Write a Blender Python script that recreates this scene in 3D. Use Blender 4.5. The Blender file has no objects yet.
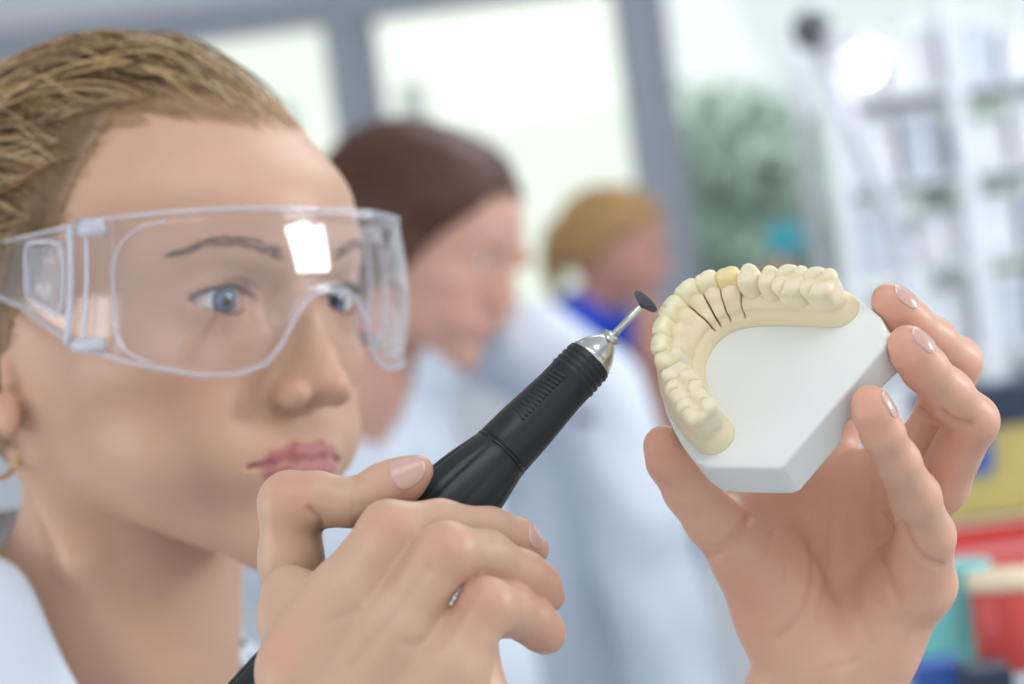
import bpy, math, random
import numpy as np
from mathutils import Matrix, Vector
random.seed(7); np.random.seed(7)
S = bpy.context.scene
C = S.collection
# ------------------------------------------------------------------ camera
F = 2325.0                       # focal length in pixels of the 1024 px wide frame
CAM_Z = 1.35
ROLL = math.radians(7.5)
cam_d = bpy.data.cameras.new('camera'); cam = bpy.data.objects.new('camera', cam_d); C.objects.link(cam)
cam_d.sensor_width = 36.0; cam_d.lens = F/1024*36.0
cam_d.clip_start = 0.02; cam_d.clip_end = 200
KW = Matrix.Rotation(ROLL, 3, 'Y')             # camera-aligned axes (x right, y depth, z up) -> world
cam.matrix_world = Matrix.Translation((0, 0, CAM_Z)) @ KW.to_4x4() @ Matrix.Rotation(math.pi/2, 4, 'X')
cam_d.dof.use_dof = True; cam_d.dof.focus_distance = 0.728; cam_d.dof.aperture_fstop = 7.0
S.camera = cam
# ------------------------------------------------------------------ view
S.view_settings.view_transform = 'Standard'; S.view_settings.look = 'None'
S.view_settings.exposure = 0.0; S.view_settings.gamma = 1.0
S.view_settings.use_curve_mapping = False
S.cycles.use_denoising = True
S.cycles.max_bounces = 10; S.cycles.transparent_max_bounces = 16
S.cycles.sample_clamp_indirect = 6.0
S.cycles.caustics_reflective = False; S.cycles.caustics_refractive = False
# ------------------------------------------------------------------ sky and lamps
w = bpy.data.worlds.new('sky'); S.world = w; w.use_nodes = True
bg = w.node_tree.nodes['Background']; bg.inputs[0].default_value = (0.90, 0.95, 1.0, 1); bg.inputs[1].default_value = 1.0
KWn = np.array(KW)
def K2W(p):
    """camera-aligned millimetres -> world metres"""
    p = np.asarray(p, float)
    return (p @ KWn.T)*0.001 + np.array((0, 0, CAM_Z))
def K(px, py, d):
    """the point seen at pixel px, py at depth d (mm), camera-aligned millimetres"""
    return np.array(((px-512)/F*d, d, -(py-342)/F*d))
def W(px, py, d): return K2W(K(px, py, d))
def area(name, loc, target, sx, sy, power, col=(1, 1, 1), spread=180):
    l = bpy.data.lights.new(name, 'AREA'); l.shape = 'RECTANGLE'; l.size = sx; l.size_y = sy
    l.energy = power; l.color = col; l.spread = math.radians(spread)
    o = bpy.data.objects.new(name, l); C.objects.link(o); o.location = loc
    o.rotation_euler = (Vector(target)-Vector(loc)).to_track_quat('-Z', 'Y').to_euler()
    return o
HEADC = (-0.15, 0.93, 1.35)
area('side_window_light', (2.5, 1.10, 1.86), (-0.1, 0.95, 1.35), .42, .70, 26, (0.97, 0.985, 1.0))
area('top_fill_light', (0.3, -0.1, 2.75), (0.0, 0.85, 1.3), 1.8, 1.2, 17, (1.0, 0.985, 0.96))  # added overhead fill, no real fitting behind it
area('left_window_light', (-2.3, 0.45, 1.22), (-0.15, 0.95, 1.22), 1.1, 0.9, 13, (1.0, 0.96, 0.92))
area('rear_fill_light', (0.9, 2.9, 2.85), (0.8, 3.0, 1.2), 1.6, 1.6, 30, (0.95, 0.98, 1.0))  # fill lamp added to brighten the people and rack at the back
sun_d = bpy.data.lights.new('sun', 'SUN'); sun_d.energy = 3.2; sun_d.angle = .01; sun_d.color = (1, .97, .92)
sun = bpy.data.objects.new('sun', sun_d); C.objects.link(sun); sun.rotation_euler = (math.radians(28), 0, math.radians(15))

# ------------------------------------------------------------------ materials
MATS = {}
def mat(name, col=(.8, .8, .8), rough=.5, metal=0, sss=0, sssr=(1, .35, .2), ssscale=.004, coat=0, attr=None, spec=.5,
        trans=0, ior=1.45, alpha=1, emit=0, bump=None, noise=None, sheen=0):
    if name in MATS: return MATS[name]
    m = bpy.data.materials.new(name); m.use_nodes = True; n = m.node_tree.nodes; L = m.node_tree.links
    b = n['Principled BSDF']
    b.inputs['Base Color'].default_value = (*col, 1); b.inputs['Roughness'].default_value = rough
    b.inputs['Metallic'].default_value = metal; b.inputs['Subsurface Weight'].default_value = sss
    b.inputs['Subsurface Radius'].default_value = sssr; b.inputs['Subsurface Scale'].default_value = ssscale
    b.inputs['Coat Weight'].default_value = coat; b.inputs['Specular IOR Level'].default_value = spec
    b.inputs['Transmission Weight'].default_value = trans; b.inputs['IOR'].default_value = ior
    b.inputs['Alpha'].default_value = alpha; b.inputs['Sheen Weight'].default_value = sheen
    if emit: b.inputs['Emission Color'].default_value = (*col, 1); b.inputs['Emission Strength'].default_value = emit
    src = None
    if attr:
        a = n.new('ShaderNodeAttribute'); a.attribute_name = attr; src = a.outputs['Color']
    tc = n.new('ShaderNodeTexCoord')
    if noise:            # (scale, amount) mottling of the thing's own colour
        nz = n.new('ShaderNodeTexNoise'); nz.inputs['Scale'].default_value = noise[0]; nz.inputs['Detail'].default_value = 4
        L.new(tc.outputs['Object'], nz.inputs['Vector'])
        mr = n.new('ShaderNodeMapRange'); mr.inputs[1].default_value = .3; mr.inputs[2].default_value = .7
        mr.inputs[3].default_value = 1-noise[1]; mr.inputs[4].default_value = 1+noise[1]
        L.new(nz.outputs['Fac'], mr.inputs[0])
        mx = n.new('ShaderNodeVectorMath'); mx.operation = 'SCALE'
        if src is not None: L.new(src, mx.inputs[0])
        else: mx.inputs[0].default_value = col
        L.new(mr.outputs[0], mx.inputs['Scale']); src = mx.outputs[0]
    if src is not None: L.new(src, b.inputs['Base Color'])
    if bump:             # (scale, distance)
        nz = n.new('ShaderNodeTexNoise'); nz.inputs['Scale'].default_value = bump[0]; nz.inputs['Detail'].default_value = 5
        L.new(tc.outputs['Object'], nz.inputs['Vector'])
        bp = n.new('ShaderNodeBump'); bp.inputs['Strength'].default_value = .6; bp.inputs['Distance'].default_value = bump[1]
        L.new(nz.outputs['Fac'], bp.inputs['Height']); L.new(bp.outputs[0], b.inputs['Normal'])
    MATS[name] = m
    return m
def clear_mat(name, tint=(.97, .975, 1.0), haze=.03, ior=1.5, rough=.03, body=(.8, .85, .95)):
    """thin clear plastic: light passes, a little is mirrored by Fresnel, a little scattered"""
    m = bpy.data.materials.new(name); m.use_nodes = True; n = m.node_tree.nodes; L = m.node_tree.links
    n.remove(n['Principled BSDF']); out = n['Material Output']
    t = n.new('ShaderNodeBsdfTransparent'); t.inputs[0].default_value = (*tint, 1)
    g = n.new('ShaderNodeBsdfGlossy'); g.inputs['Roughness'].default_value = rough; g.inputs[0].default_value = (1, 1, 1, 1)
    d = n.new('ShaderNodeBsdfDiffuse'); d.inputs[0].default_value = (*body, 1)
    lw = n.new('ShaderNodeLayerWeight'); lw.inputs['Blend'].default_value = .5
    pw = n.new('ShaderNodeMath'); pw.operation = 'POWER'; pw.inputs[1].default_value = 4.0; L.new(lw.outputs['Facing'], pw.inputs[0])
    fr = n.new('ShaderNodeMath'); fr.operation = 'MULTIPLY_ADD'; fr.inputs[1].default_value = .75; fr.inputs[2].default_value = .035; L.new(pw.outputs[0], fr.inputs[0])
    m1 = n.new('ShaderNodeMixShader'); m1.inputs[0].default_value = haze; L.new(t.outputs[0], m1.inputs[1]); L.new(d.outputs[0], m1.inputs[2])
    m2 = n.new('ShaderNodeMixShader'); L.new(fr.outputs[0], m2.inputs[0]); L.new(m1.outputs[0], m2.inputs[1]); L.new(g.outputs[0], m2.inputs[2])
    L.new(m2.outputs[0], out.inputs[0])
    return m

# ------------------------------------------------------------------ objects
def link(name, me, mat_, parent=None, smooth=True):
    o = bpy.data.objects.new(name, me); C.objects.link(o)
    if mat_: me.materials.append(mat_)
    if parent is not None:
        o.parent = parent; w_ = Vector((0, 0, 0)); q = parent
        while q is not None: w_ += Vector(q.location); q = q.parent
        o.location = -w_
    if smooth and len(me.polygons): me.polygons.foreach_set('use_smooth', [True]*len(me.polygons))
    return o
def mesh_np(name, V, Fq, mat_, parent=None, col=None, world=False, smooth=True):
    """V in camera-aligned mm (or world metres), Fq an (n,3|4) array or list"""
    me = bpy.data.meshes.new(name)
    Vw = np.asarray(V, float) if world else K2W(V)
    if isinstance(Fq, np.ndarray):
        n, k = Fq.shape
        me.vertices.add(len(Vw)); me.vertices.foreach_set('co', Vw.astype('f4').ravel())
        me.loops.add(n*k); me.loops.foreach_set('vertex_index', Fq.astype('i4').ravel())
        me.polygons.add(n); me.polygons.foreach_set('loop_start', np.arange(0, n*k, k, dtype='i4'))
        me.polygons.foreach_set('loop_total', np.full(n, k, dtype='i4'))
        me.update(calc_edges=True); me.validate()
    else:
        me.from_pydata([tuple(v) for v in Vw], [], Fq); me.update()
    if col is not None:
        ca = me.color_attributes.new('Col', 'FLOAT_COLOR', 'POINT')
        ca.data.foreach_set('color', np.c_[col, np.ones(len(col))].astype('f4').ravel())
    return link(name, me, mat_, parent, smooth)
def empty(name, loc, label=None, cat=None, group=None):
    o = bpy.data.objects.new(name, None); C.objects.link(o); o.location = Vector(loc); o.empty_display_size = .02
    return tag(o, label, cat, group)
def tag(o, label=None, cat=None, group=None, kind=None):
    if label: o['label'] = label
    if cat: o['category'] = cat
    if group: o['group'] = group
    if kind: o['kind'] = kind
    return o

# ------------------------------------------------------------------ implicit surfaces
def nets(f, lo, hi, h, slack=1.6):
    lo = np.array(lo, float); hi = np.array(hi, float); B = 8
    nb = np.ceil((hi-lo)/h/B).astype(int); dim = nb*B
    bi = np.stack(np.meshgrid(*[np.arange(n) for n in nb], indexing='ij'), -1).reshape(-1, 3)
    cv = f(lo+(bi*B+(B-1)/2)*h)
    V = np.repeat(np.repeat(np.repeat(cv.reshape(nb), B, 0), B, 1), B, 2).astype('f4')
    V = np.where(V > 0, 1e3, -1e3).astype('f4')
    act = bi[np.abs(cv) < B*h*.87*slack+1.5]
    off = np.stack(np.meshgrid(*[np.arange(B)]*3, indexing='ij'), -1).reshape(-1, 3)
    for s in range(0, len(act), 1500):
        a = act[s:s+1500]
        idx = (a[:, None, :]*B+off[None]).reshape(-1, 3)
        V[idx[:, 0], idx[:, 1], idx[:, 2]] = f(lo+idx*h)
    I = V < 0
    s0 = I[:-1, :-1, :-1]; anyc = np.zeros_like(s0); allc = np.ones_like(s0)
    for i in (0, 1):
        for j in (0, 1):
            for k in (0, 1):
                c = I[i:dim[0]-1+i, j:dim[1]-1+j, k:dim[2]-1+k]; anyc |= c; allc &= c
    cells = np.argwhere(anyc & ~allc)
    ids = -np.ones(tuple(dim-1), 'i4'); ids[cells[:, 0], cells[:, 1], cells[:, 2]] = np.arange(len(cells))
    cor = [(i, j, k) for i in (0, 1) for j in (0, 1) for k in (0, 1)]
    val = {c: V[cells[:, 0]+c[0], cells[:, 1]+c[1], cells[:, 2]+c[2]] for c in cor}
    acc = np.zeros((len(cells), 3)); cnt = np.zeros(len(cells))
    for a in cor:
        for ax in range(3):
            if a[ax] == 1: continue
            b = list(a); b[ax] = 1; b = tuple(b)
            va, vb = val[a], val[b]; m = (va < 0) != (vb < 0)
            t = np.clip(np.where(m, va/np.where(m, va-vb, 1), 0), 0, 1)
            p = np.repeat(np.array(a, float)[None], len(cells), 0); p[:, ax] += t
            acc += p*m[:, None]; cnt += m
    P = lo+(cells+acc/cnt[:, None])*h
    quads = []
    for ax in range(3):
        o1, o2 = [(1, 2), (2, 0), (0, 1)][ax]
        sl = [slice(1, dim[i]-1) for i in range(3)]; sl2 = list(sl)
        sl[ax] = slice(0, dim[ax]-1); sl2[ax] = slice(1, dim[ax])
        A = I[tuple(sl)]; Bv = I[tuple(sl2)]
        e = np.argwhere(A != Bv); base = e.copy()
        for i in range(3):
            if i != ax: base[:, i] += 1
        flip = A[e[:, 0], e[:, 1], e[:, 2]]
        q = []
        for d1, d2 in ((0, 0), (-1, 0), (-1, -1), (0, -1)):
            c = base.copy(); c[:, o1] += d1; c[:, o2] += d2
            q.append(ids[c[:, 0], c[:, 1], c[:, 2]])
        q = np.stack(q, 1)
        q[~flip] = q[~flip][:, ::-1]
        quads.append(q)
    Q = np.concatenate(quads); Q = Q[(Q >= 0).all(1)]
    return P, Q
def relax(P, Q, it=2, lam=.5):
    n = len(P)
    e = np.concatenate([Q[:, [0, 1]], Q[:, [1, 2]], Q[:, [2, 3]], Q[:, [3, 0]]])
    e = np.concatenate([e, e[:, ::-1]])
    cnt = np.bincount(e[:, 0], minlength=n)[:, None]
    for k in range(it):
        l = lam if k % 2 == 0 else -lam*.9
        s = np.stack([np.bincount(e[:, 0], P[e[:, 1], i], n) for i in range(3)], 1)/np.maximum(cnt, 1)
        P = P+l*(s-P)
    return P
def smin(a, b, k):
    h = np.maximum(k-np.abs(a-b), 0)/k
    return np.minimum(a, b)-h*h*k*.25
def smax(a, b, k): return -smin(-a, -b, k)
def cone(p, a, b, ra, rb):
    a = np.asarray(a, float); b = np.asarray(b, float); ab = b-a; L2 = max(ab@ab, 1e-9)
    q = p-a; t = np.clip(q@ab/L2, 0, 1)
    return np.sqrt(((q-t[:, None]*ab)**2).sum(1))-(ra+(rb-ra)*t)
def ell(p, c, r, R=None):
    q = p-np.asarray(c, float)
    if R is not None: q = q@R
    r = np.asarray(r, float)
    k0 = np.sqrt(((q/r)**2).sum(1)); k1 = np.sqrt(((q/(r*r))**2).sum(1))
    return k0*(k0-1)/np.maximum(k1, 1e-6)
def chain(p, J, k=3.0):
    """J = [(point, radius), ...]"""
    d = None
    for (a, ra), (b, rb) in zip(J[:-1], J[1:]):
        c = cone(p, a, b, ra, rb); d = c if d is None else smin(d, c, k)
    return d
def polyd(p, pts):
    d = None
    for a, b in zip(pts[:-1], pts[1:]):
        c = cone(p, a, b, 0, 0); d = c if d is None else np.minimum(d, c)
    return d
def unit(v): v = np.asarray(v, float); return v/np.linalg.norm(v)
def spl(xs, ys, x):
    """smooth (Catmull-Rom / pchip-like) interpolation of keys"""
    xs = np.asarray(xs, float); ys = np.asarray(ys, float)
    m = np.gradient(ys, xs)
    x = np.clip(x, xs[0], xs[-1]); i = np.clip(np.searchsorted(xs, x)-1, 0, len(xs)-2)
    h = xs[i+1]-xs[i]; t = (x-xs[i])/h
    return (2*t**3-3*t**2+1)*ys[i]+(t**3-2*t**2+t)*h*m[i]+(-2*t**3+3*t**2)*ys[i+1]+(t**3-t**2)*h*m[i+1]
def cr(pts, n=8, closed=False):
    """Catmull-Rom through points"""
    P = np.asarray(pts, float); out = []
    N = len(P); R = range(N if closed else N-1)
    for i in R:
        g = (lambda j: P[j % N]) if closed else (lambda j: P[min(max(j, 0), N-1)])
        p0, p1, p2, p3 = g(i-1), g(i), g(i+1), g(i+2)
        for s in range(n):
            t = s/n
            out.append(.5*((2*p1)+(-p0+p2)*t+(2*p0-5*p1+4*p2-p3)*t*t+(-p0+3*p1-3*p2+p3)*t**3))
    if not closed: out.append(P[-1])
    return np.array(out)
def tube(path, rad, seg=8, caps=True, flat=None):
    """tube mesh along path (mm); rad scalar or per-point; returns V, F"""
    P = np.asarray(path, float); n = len(P); rad = np.broadcast_to(rad, (n,)).astype(float)
    T = np.gradient(P, axis=0); T /= np.maximum(np.linalg.norm(T, axis=1), 1e-9)[:, None]
    up = np.array((0, 0, 1.)) if abs(T[0][2]) < .9 else np.array((1., 0, 0))
    V = []; N = unit(np.cross(T[0], up))
    for i in range(n):
        N = N-T[i]*(N@T[i]); N = unit(N); Bn = np.cross(T[i], N)
        a = np.arange(seg)/seg*2*np.pi
        V.append(P[i]+rad[i]*(np.cos(a)[:, None]*N+np.sin(a)[:, None]*Bn))
    V = np.concatenate(V); Fq = []
    for i in range(n-1):
        for j in range(seg):
            k = (j+1) % seg
            Fq.append((i*seg+j, (i+1)*seg+j, (i+1)*seg+k, i*seg+k))
    if caps:
        Fq.append(tuple(range(seg))); Fq.append(tuple((n-1)*seg+j for j in reversed(range(seg))))
    return V, Fq
def merge(parts):
    V = []; Fc = []; o = 0
    for v, f in parts:
        V.append(v); Fc += [tuple(int(i)+o for i in q) for q in f]; o += len(v)
    return np.concatenate(V), Fc
def lathe(prof, A, X, Y, Z, seg=48, mod=None):
    """prof = [(along, radius)], frame A + along*X, ring in Y/Z; mod(angle, along, r)->r"""
    V = []; Fq = []
    a = np.arange(seg)/seg*2*np.pi
    for s, r in prof:
        rr = np.full(seg, float(r)) if mod is None else mod(a, s, np.full(seg, float(r)))
        V.append(A+s*X+rr[:, None]*(np.cos(a)[:, None]*Y+np.sin(a)[:, None]*Z))
    for i in range(len(prof)-1):
        for j in range(seg):
            k = (j+1) % seg
            Fq.append((i*seg+j, i*seg+k, (i+1)*seg+k, (i+1)*seg+j))
    n = len(prof); Fq.append(tuple(reversed(range(seg)))); Fq.append(tuple((n-1)*seg+j for j in range(seg)))
    return np.concatenate(V), Fq

# ================================================================== dental cast
mN = unit((-.45, -.68, .58)); mU = unit((.70, .1, .66)); mU = unit(mU-mN*(mU@mN)); mV = np.cross(mU, mN)
mC = K(765, 375, 725)
MR = np.stack([mU, mV, mN])                     # rows
def M2K(q): return np.asarray(q)@MR+mC          # (u,v,h) mm -> camera-aligned mm
plaster_white = mat('white_plaster', (.775, .80, .78), rough=.55, sss=.12, sssr=(1, .9, .8), ssscale=.002, bump=(900, .00008))
plaster_cream = mat('cream_stone', (.80, .69, .46), rough=.48, sss=.15, sssr=(1, .8, .5), ssscale=.002, attr='Col')
ceramic = mat('tooth_ceramic', (.86, .75, .48), rough=.28, sss=.3, sssr=(1, .8, .45), ssscale=.003, coat=.25, attr='Col')
cast = empty('dental_model', K2W(mC), 'white plaster dental model with cream tooth arch and yellowish front crowns, held up', 'dental model')
BASE = cr([(37.8, 1), (36, -12), (31, -24), (24, -34), (14, -40.5), (2, -43), (-9, -41), (-18, -35), (-25, -25.5), (-29.6, -16.8), (-33.4, -5), (-35.3, 5)], 5)
BASE = np.concatenate([BASE, [(-34.6, 9.5), (-32.6, 13.2), (-21, 30.0), (-19.0, 31.2), (28.8, 25.6), (31.2, 24.8), (33.2, 22.6), (36.8, 15.6), (37.6, 9)]])
def sdpoly(p, poly):
    n = len(poly); d = np.full(len(p), 1e9); s = np.ones(len(p))
    for i in range(n):
        a = poly[i]; b = poly[i-1]; e = b-a; w_ = p-a
        q = w_-e*np.clip((w_@e)/(e@e), 0, 1)[:, None]
        d = np.minimum(d, (q*q).sum(1))
        c1 = p[:, 1] >= a[1]; c2 = p[:, 1] < b[1]; c3 = e[0]*w_[:, 1] > e[1]*w_[:, 0]
        fl = (c1 & c2 & c3) | (~c1 & ~c2 & ~c3); s[fl] *= -1
    return s*np.sqrt(d)
def f_base(p):
    d = sdpoly(p[:, :2], BASE)
    lean = np.clip(-p[:, 2], 0, 13)*.10
    d = smax(d+lean*np.clip(.4-(p[:, 1]-4)*.06, -.5, .4), np.abs(p[:, 2]+7.0)-7.0, 1.3)
    d = smax(d, -ell(p, (6, 32, -15.5), (4.0, 14, 5.5)), 1.2)        # notch in the heel's lower edge
    d = smax(d, -ell(p, (22, 34, -16.5), (13, 14, 5.2)), 1.5)
    return d
P, Q = nets(f_base, (-38, -46, -16), (41, 34, 2), .45)
mesh_np('plaster_base', M2K(P), Q, plaster_white, cast)
RC = cr([(-25.3, 4.4), (-24, -5), (-21.3, -15), (-16, -25), (-8, -31.5), (1, -33.5), (9.5, -31), (16.5, -24), (22, -14), (27, -5), (30.8, 2.4)], 6)
TEETH = [ # u, v, width, depth, kind
 (-14.9, -27.3, 7.4, 6.6, 'front'), (-10.2, -32.2, 7.0, 6.4, 'front'), (-3.8, -35.6, 8.6, 7.0, 'front'), (3.6, -36.4, 7.8, 6.8, 'front'),
 (9.6, -33.7, 7.0, 6.6, 'front'), (14.6, -28.6, 7.2, 7.2, 'front'), (18.3, -21.6, 7.8, 8.6, 'premolar'), (21.6, -14.7, 7.2, 8.8, 'premolar'),
 (25.5, -7.2, 10.2, 10.6, 'molar'), (29.9, 1.6, 10.2, 10.4, 'molar'),
 (-17.6, -19.6, 7.4, 9.6, 'premolar'), (-20.0, -13.0, 7.2, 9.6, 'premolar'), (-22.2, -5.2, 10.0, 11.0, 'molar'), (-24.4, 3.9, 10.6, 10.8, 'molar')]
RC3 = np.c_[RC, np.zeros(len(RC))]
def tfr(u, v):
    i = np.argmin(((RC-(u, v))**2).sum(1)); i = min(max(i, 1), len(RC)-2)
    t = unit(RC[i+1]-RC[i-1]); o = np.array((t[1], -t[0]))          # o = outward
    if o@(np.array((u, v))-np.array((3, 0))) < 0: o = -o
    return np.array((*t, 0)), np.array((*o, 0))
RW = np.interp(np.arange(len(RC)), np.linspace(0, len(RC)-1, 11), (6.6, 7, 7.4, 8, 9.3, 9.8, 9.6, 8.6, 7.4, 7, 6.4))
def f_ridge(p):
    q = p[:, :2]; best = np.full(len(p), 1e9)
    for i in range(len(RC)-1):
        a, b = RC[i], RC[i+1]; ab = b-a; t = np.clip((q-a)@ab/(ab@ab), 0, 1)
        d = np.sqrt(((q-a-t[:, None]*ab)**2).sum(1))-(RW[i]+(RW[i+1]-RW[i])*t)
        best = np.minimum(best, d)
    hh = p[:, 2]
    d = best+np.clip(hh-1, 0, 12)*.34+.5*np.exp(-((hh-5.2)/1.2)**2)
    top = 9.3-np.clip(p[:, 1]-4, 0, 8)*.25
    d = smax(d, hh-top, 3.0); d = np.maximum(d, -hh-.8)
    # scalloped collar around the plaster teeth
    for u, v, w_, b_, kd in TEETH:
        t, o = tfr(u, v)
        if kd == 'front':    # stump block of each removable die
            d = smin(d, ell(p, (u-o[0]*3, v-o[1]*3, 8.0), (4.2, 4.2, 4.6)), 1.2)
        else:
            d = smin(d, ell(p, (u, v, 7.2), (w_*.46, w_*.46, 2.2)), 1.4)
    # saw cuts between the dies
    for (u, v) in ((11.6, -30.2), (6.8, -34.2), (.2, -36), (16.4, -24.6)):
        t, o = tfr(u, v); c = np.array((u, v, 0)); r_ = p-c
        cut = np.maximum(np.abs(r_@t)-.27, np.abs(r_@o+4)-14); d = np.maximum(d, -np.maximum(cut, (3.2-hh)*.6))
    return d
P, Q = nets(f_ridge, (-35, -46, -1), (42, 16, 13.5), .32)
P = relax(P, Q, 2, .4)
n_ = np.linalg.norm(P, axis=1)
col = np.tile((.80, .69, .47), (len(P), 1))
red = np.zeros(len(P))
for (u, v) in ((-12, -27), (-7.2, -31.5), (-.5, -33.2), (6.4, -32.6), (12.0, -29.2), (-14.5, -22.5)):   # traces of red wax at the crown margins
    red = np.maximum(red, np.exp(-(((P-(u, v, 9.6))/np.array((1.5, 1.5, 1.3)))**2).sum(1)))
col = col*(1-.6*red[:, None])+.6*red[:, None]*np.array((.75, .28, .18))
mesh_np('gum_ridge', M2K(P), Q, plaster_cream, cast, col)
def f_tooth(w_, b_, kd, sd):
    rs = np.random.RandomState(sd)
    j = rs.uniform(-.25, .25, 12)
    def f(p):
        x, y, z = p.T
        if kd == 'molar':
            body = ((np.abs(x/(w_*.52))**3.0+np.abs(y/(b_*.5-np.clip(z-3, 0, 9)*.16))**3.0)**(1/3.0)-1)*w_*.5
            body = body+.05*(z-2.0)**2*.35; d = smax(body, np.abs(z-2.6)-5.4, 2.2)
            for i, (a, b) in enumerate(((-1, -1), (-1, 1), (1, -1), (1, 1))):
                d = smin(d, ell(p, (a*w_*.24+j[i], b*b_*.25+j[i+4], 6.6+j[i+8]*.6), (w_*.27, b_*.25, 2.0)), 2.4)
            d = smax(d, -ell(p, (0, 0, 9.9), (w_*.27, b_*.16, 3.2)), 1.2)
            gz = z-8.6+np.abs(y)*.22      # fissures between the cusps
            d = smax(d, -np.maximum(np.abs(y)-.15-.06*np.abs(x), -gz-.9), 1.3); d = smax(d, -np.maximum(np.abs(x+.25*y)-.12, -gz-.7), 1.2)
        elif kd == 'premolar':
            d = ell(p, (0, 0, 2.4), (w_*.54, b_*.52, 7.2)); d = smax(d, z-8.2, 2.0)
            d = smin(d, ell(p, (0, b_*.24, 6.4), (w_*.34, b_*.23, 3.0)), 1.2)
            d = smin(d, ell(p, (0, -b_*.27, 6.0), (w_*.31, b_*.2, 2.7)), 1.2)
            d = smax(d, -cone(p, (-w_*.5, -.4, 9.8), (w_*.5, -.4, 9.8), 1.5, 1.5), 1.1)
        else:
            thick = 4.2-np.clip(z, 0, 9)*.22
            d = ((np.abs(x/(w_*.56))**2.6+np.abs((y-.10*z)/thick)**2.3)**(1/2.4)-1)*3.0
            d = smax(d, np.abs(z-2.6)-5.0, 2.6)
            d = smax(d, -ell(p, (0, -5.2, 3.6), (w_*.30, 2.6, 3.4)), 1.4)
            d = smin(d, ell(p, (0, -1.8, -.2), (w_*.36, 2.2, 2.4)), 1.6)
            d = smax(d, -ell(p, (w_*.17, 3.6, 7.9), (.7, 3.5, 1.0)), .7)
        return d
    return f
for i, (u, v, w_, b_, kd) in enumerate(TEETH):
    P, Q = nets(f_tooth(w_, b_, kd, i), (-7, -7, -5), (7, 7, 10), .3 if kd == 'front' else .32, slack=2.2)
    P = relax(P, Q, 2, .4)
    t, o = tfr(u, v)
    base_h = 8.2 if kd == 'front' else (9.0 if kd == 'molar' else 8.6)
    tilt = .16 if kd == 'front' else (.05 if kd == 'premolar' else 0)
    up = unit(np.array((0, 0, 1))+o*tilt); oo = unit(o-up*(o@up)); tt = np.cross(oo, up)
    if kd == 'front':
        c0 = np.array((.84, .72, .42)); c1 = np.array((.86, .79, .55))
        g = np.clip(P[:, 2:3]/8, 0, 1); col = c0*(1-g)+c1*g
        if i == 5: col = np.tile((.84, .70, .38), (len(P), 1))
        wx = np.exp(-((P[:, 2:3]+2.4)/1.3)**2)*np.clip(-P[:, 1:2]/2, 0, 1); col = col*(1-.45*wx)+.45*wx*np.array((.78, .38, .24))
    else: col = np.tile((.82, .73, .52), (len(P), 1))
    q = P[:, :1]*tt+P[:, 1:2]*oo+P[:, 2:3]*up+np.array((u, v, base_h))
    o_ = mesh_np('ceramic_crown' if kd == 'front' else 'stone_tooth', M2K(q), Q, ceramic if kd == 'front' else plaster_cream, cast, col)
    if kd == 'front': o_['label'] = 'yellow glossy ceramic crown'

# ================================================================== handpiece
hA = K(589, 361, 735); hT = K(645, 302, 739)      # front of the sleeve, disc
hX = unit(hT-hA); hJ = K(501, 453, 725); hX = unit(hT-hJ)
hY = unit(np.cross(hX, (0, 1, 0))); hZ = np.cross(hX, hY)
hO = hT.copy()
def H(s): return hO+hX*s
Ls = -float((hA-hT)@hX); Lj = -float((hJ-hT)@hX)
black = mat('black_plastic', (.012, .016, .02), rough=.36, spec=.5, bump=(700, .00004))
black_gloss = mat('black_gloss', (.008, .01, .012), rough=.22)
steel = mat('brushed_steel', (.62, .62, .60), rough=.2, metal=1)
stone = mat('grinding_stone', (.085, .09, .10), rough=.7, bump=(2500, .0001))
hp = empty('rotary_handpiece', K2W(H(-60)), 'black rotary handpiece with steel collet and grinding disc in the right hand', 'handpiece')
def rot(name, prof, m, seg=64, mod=None, parent=None):
    V, Fc = lathe([(s, r) for s, r in prof], hO, hX, hY, hZ, seg, mod)
    return mesh_np(name, V, Fc, m, parent or hp)
sl = []                                             # sleeve with ring grooves near the front
for s, r in ((-Lj+.4, 8.9), (-Lj+.8, 9.4), (-Lj+1.6, 9.5), (-Lj+10, 9.25), (-Ls-14, 8.1)): sl.append((s, r))
for k in range(4):
    s = -Ls-8.6+k*2.1; sl += [(s, 8.05-k*.09), (s+.5, 8.35-k*.09), (s+1.2, 8.35-k*.09), (s+1.6, 7.8-k*.09)]
sl += [(-Ls-.2, 7.9), (-Ls+.3, 7.4)]
rot('grip_sleeve', sl, black)
for k in range(13):                                 # short raised ribs in a panel along the upper side
    s = -Lj+11+k*1.55
    V = []; r0 = 9.5-(k*1.55+11)/(Lj-Ls)*1.35
    for a in np.linspace(math.radians(42), math.radians(76), 7):
        e = hY*math.cos(a)+hZ*math.sin(a)
        for ds, dr in ((-.5, -.3), (-.28, .38), (.28, .38), (.5, -.3)): V.append(H(s+ds)+e*(r0+dr))
    Fc = [(i*4+j, i*4+4+j, i*4+5+j, i*4+1+j) for i in range(6) for j in range(3)]+[(0, 1, 2, 3), (27, 26, 25, 24)]
    mesh_np('grip_rib', V, Fc, black, hp)
def flute(a, s, r):
    d = (np.abs(((a*9/np.pi) % 2)-1)); return r-.55*np.clip((.35-d)/.35, 0, 1)*np.clip((-Lj-3-s)/8, 0, 1)
def body(s0, s1, n): return np.linspace(s0, s1, n)
pr = [(-Lj-132, 4), (-Lj-129, 8.5), (-Lj-122, 10.2)]
pr += [(s, 9.6+3.6*math.sin(min(max((-Lj-1-s)/24, 0), 1)*math.pi/2)-max(0, (-Lj-36-s))*.02) for s in np.linspace(-Lj-116, -Lj-.6, 34)]
pr += [(-Lj-.1, 9.2)]
rot('motor_housing', pr, black, 128, flute)
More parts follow.
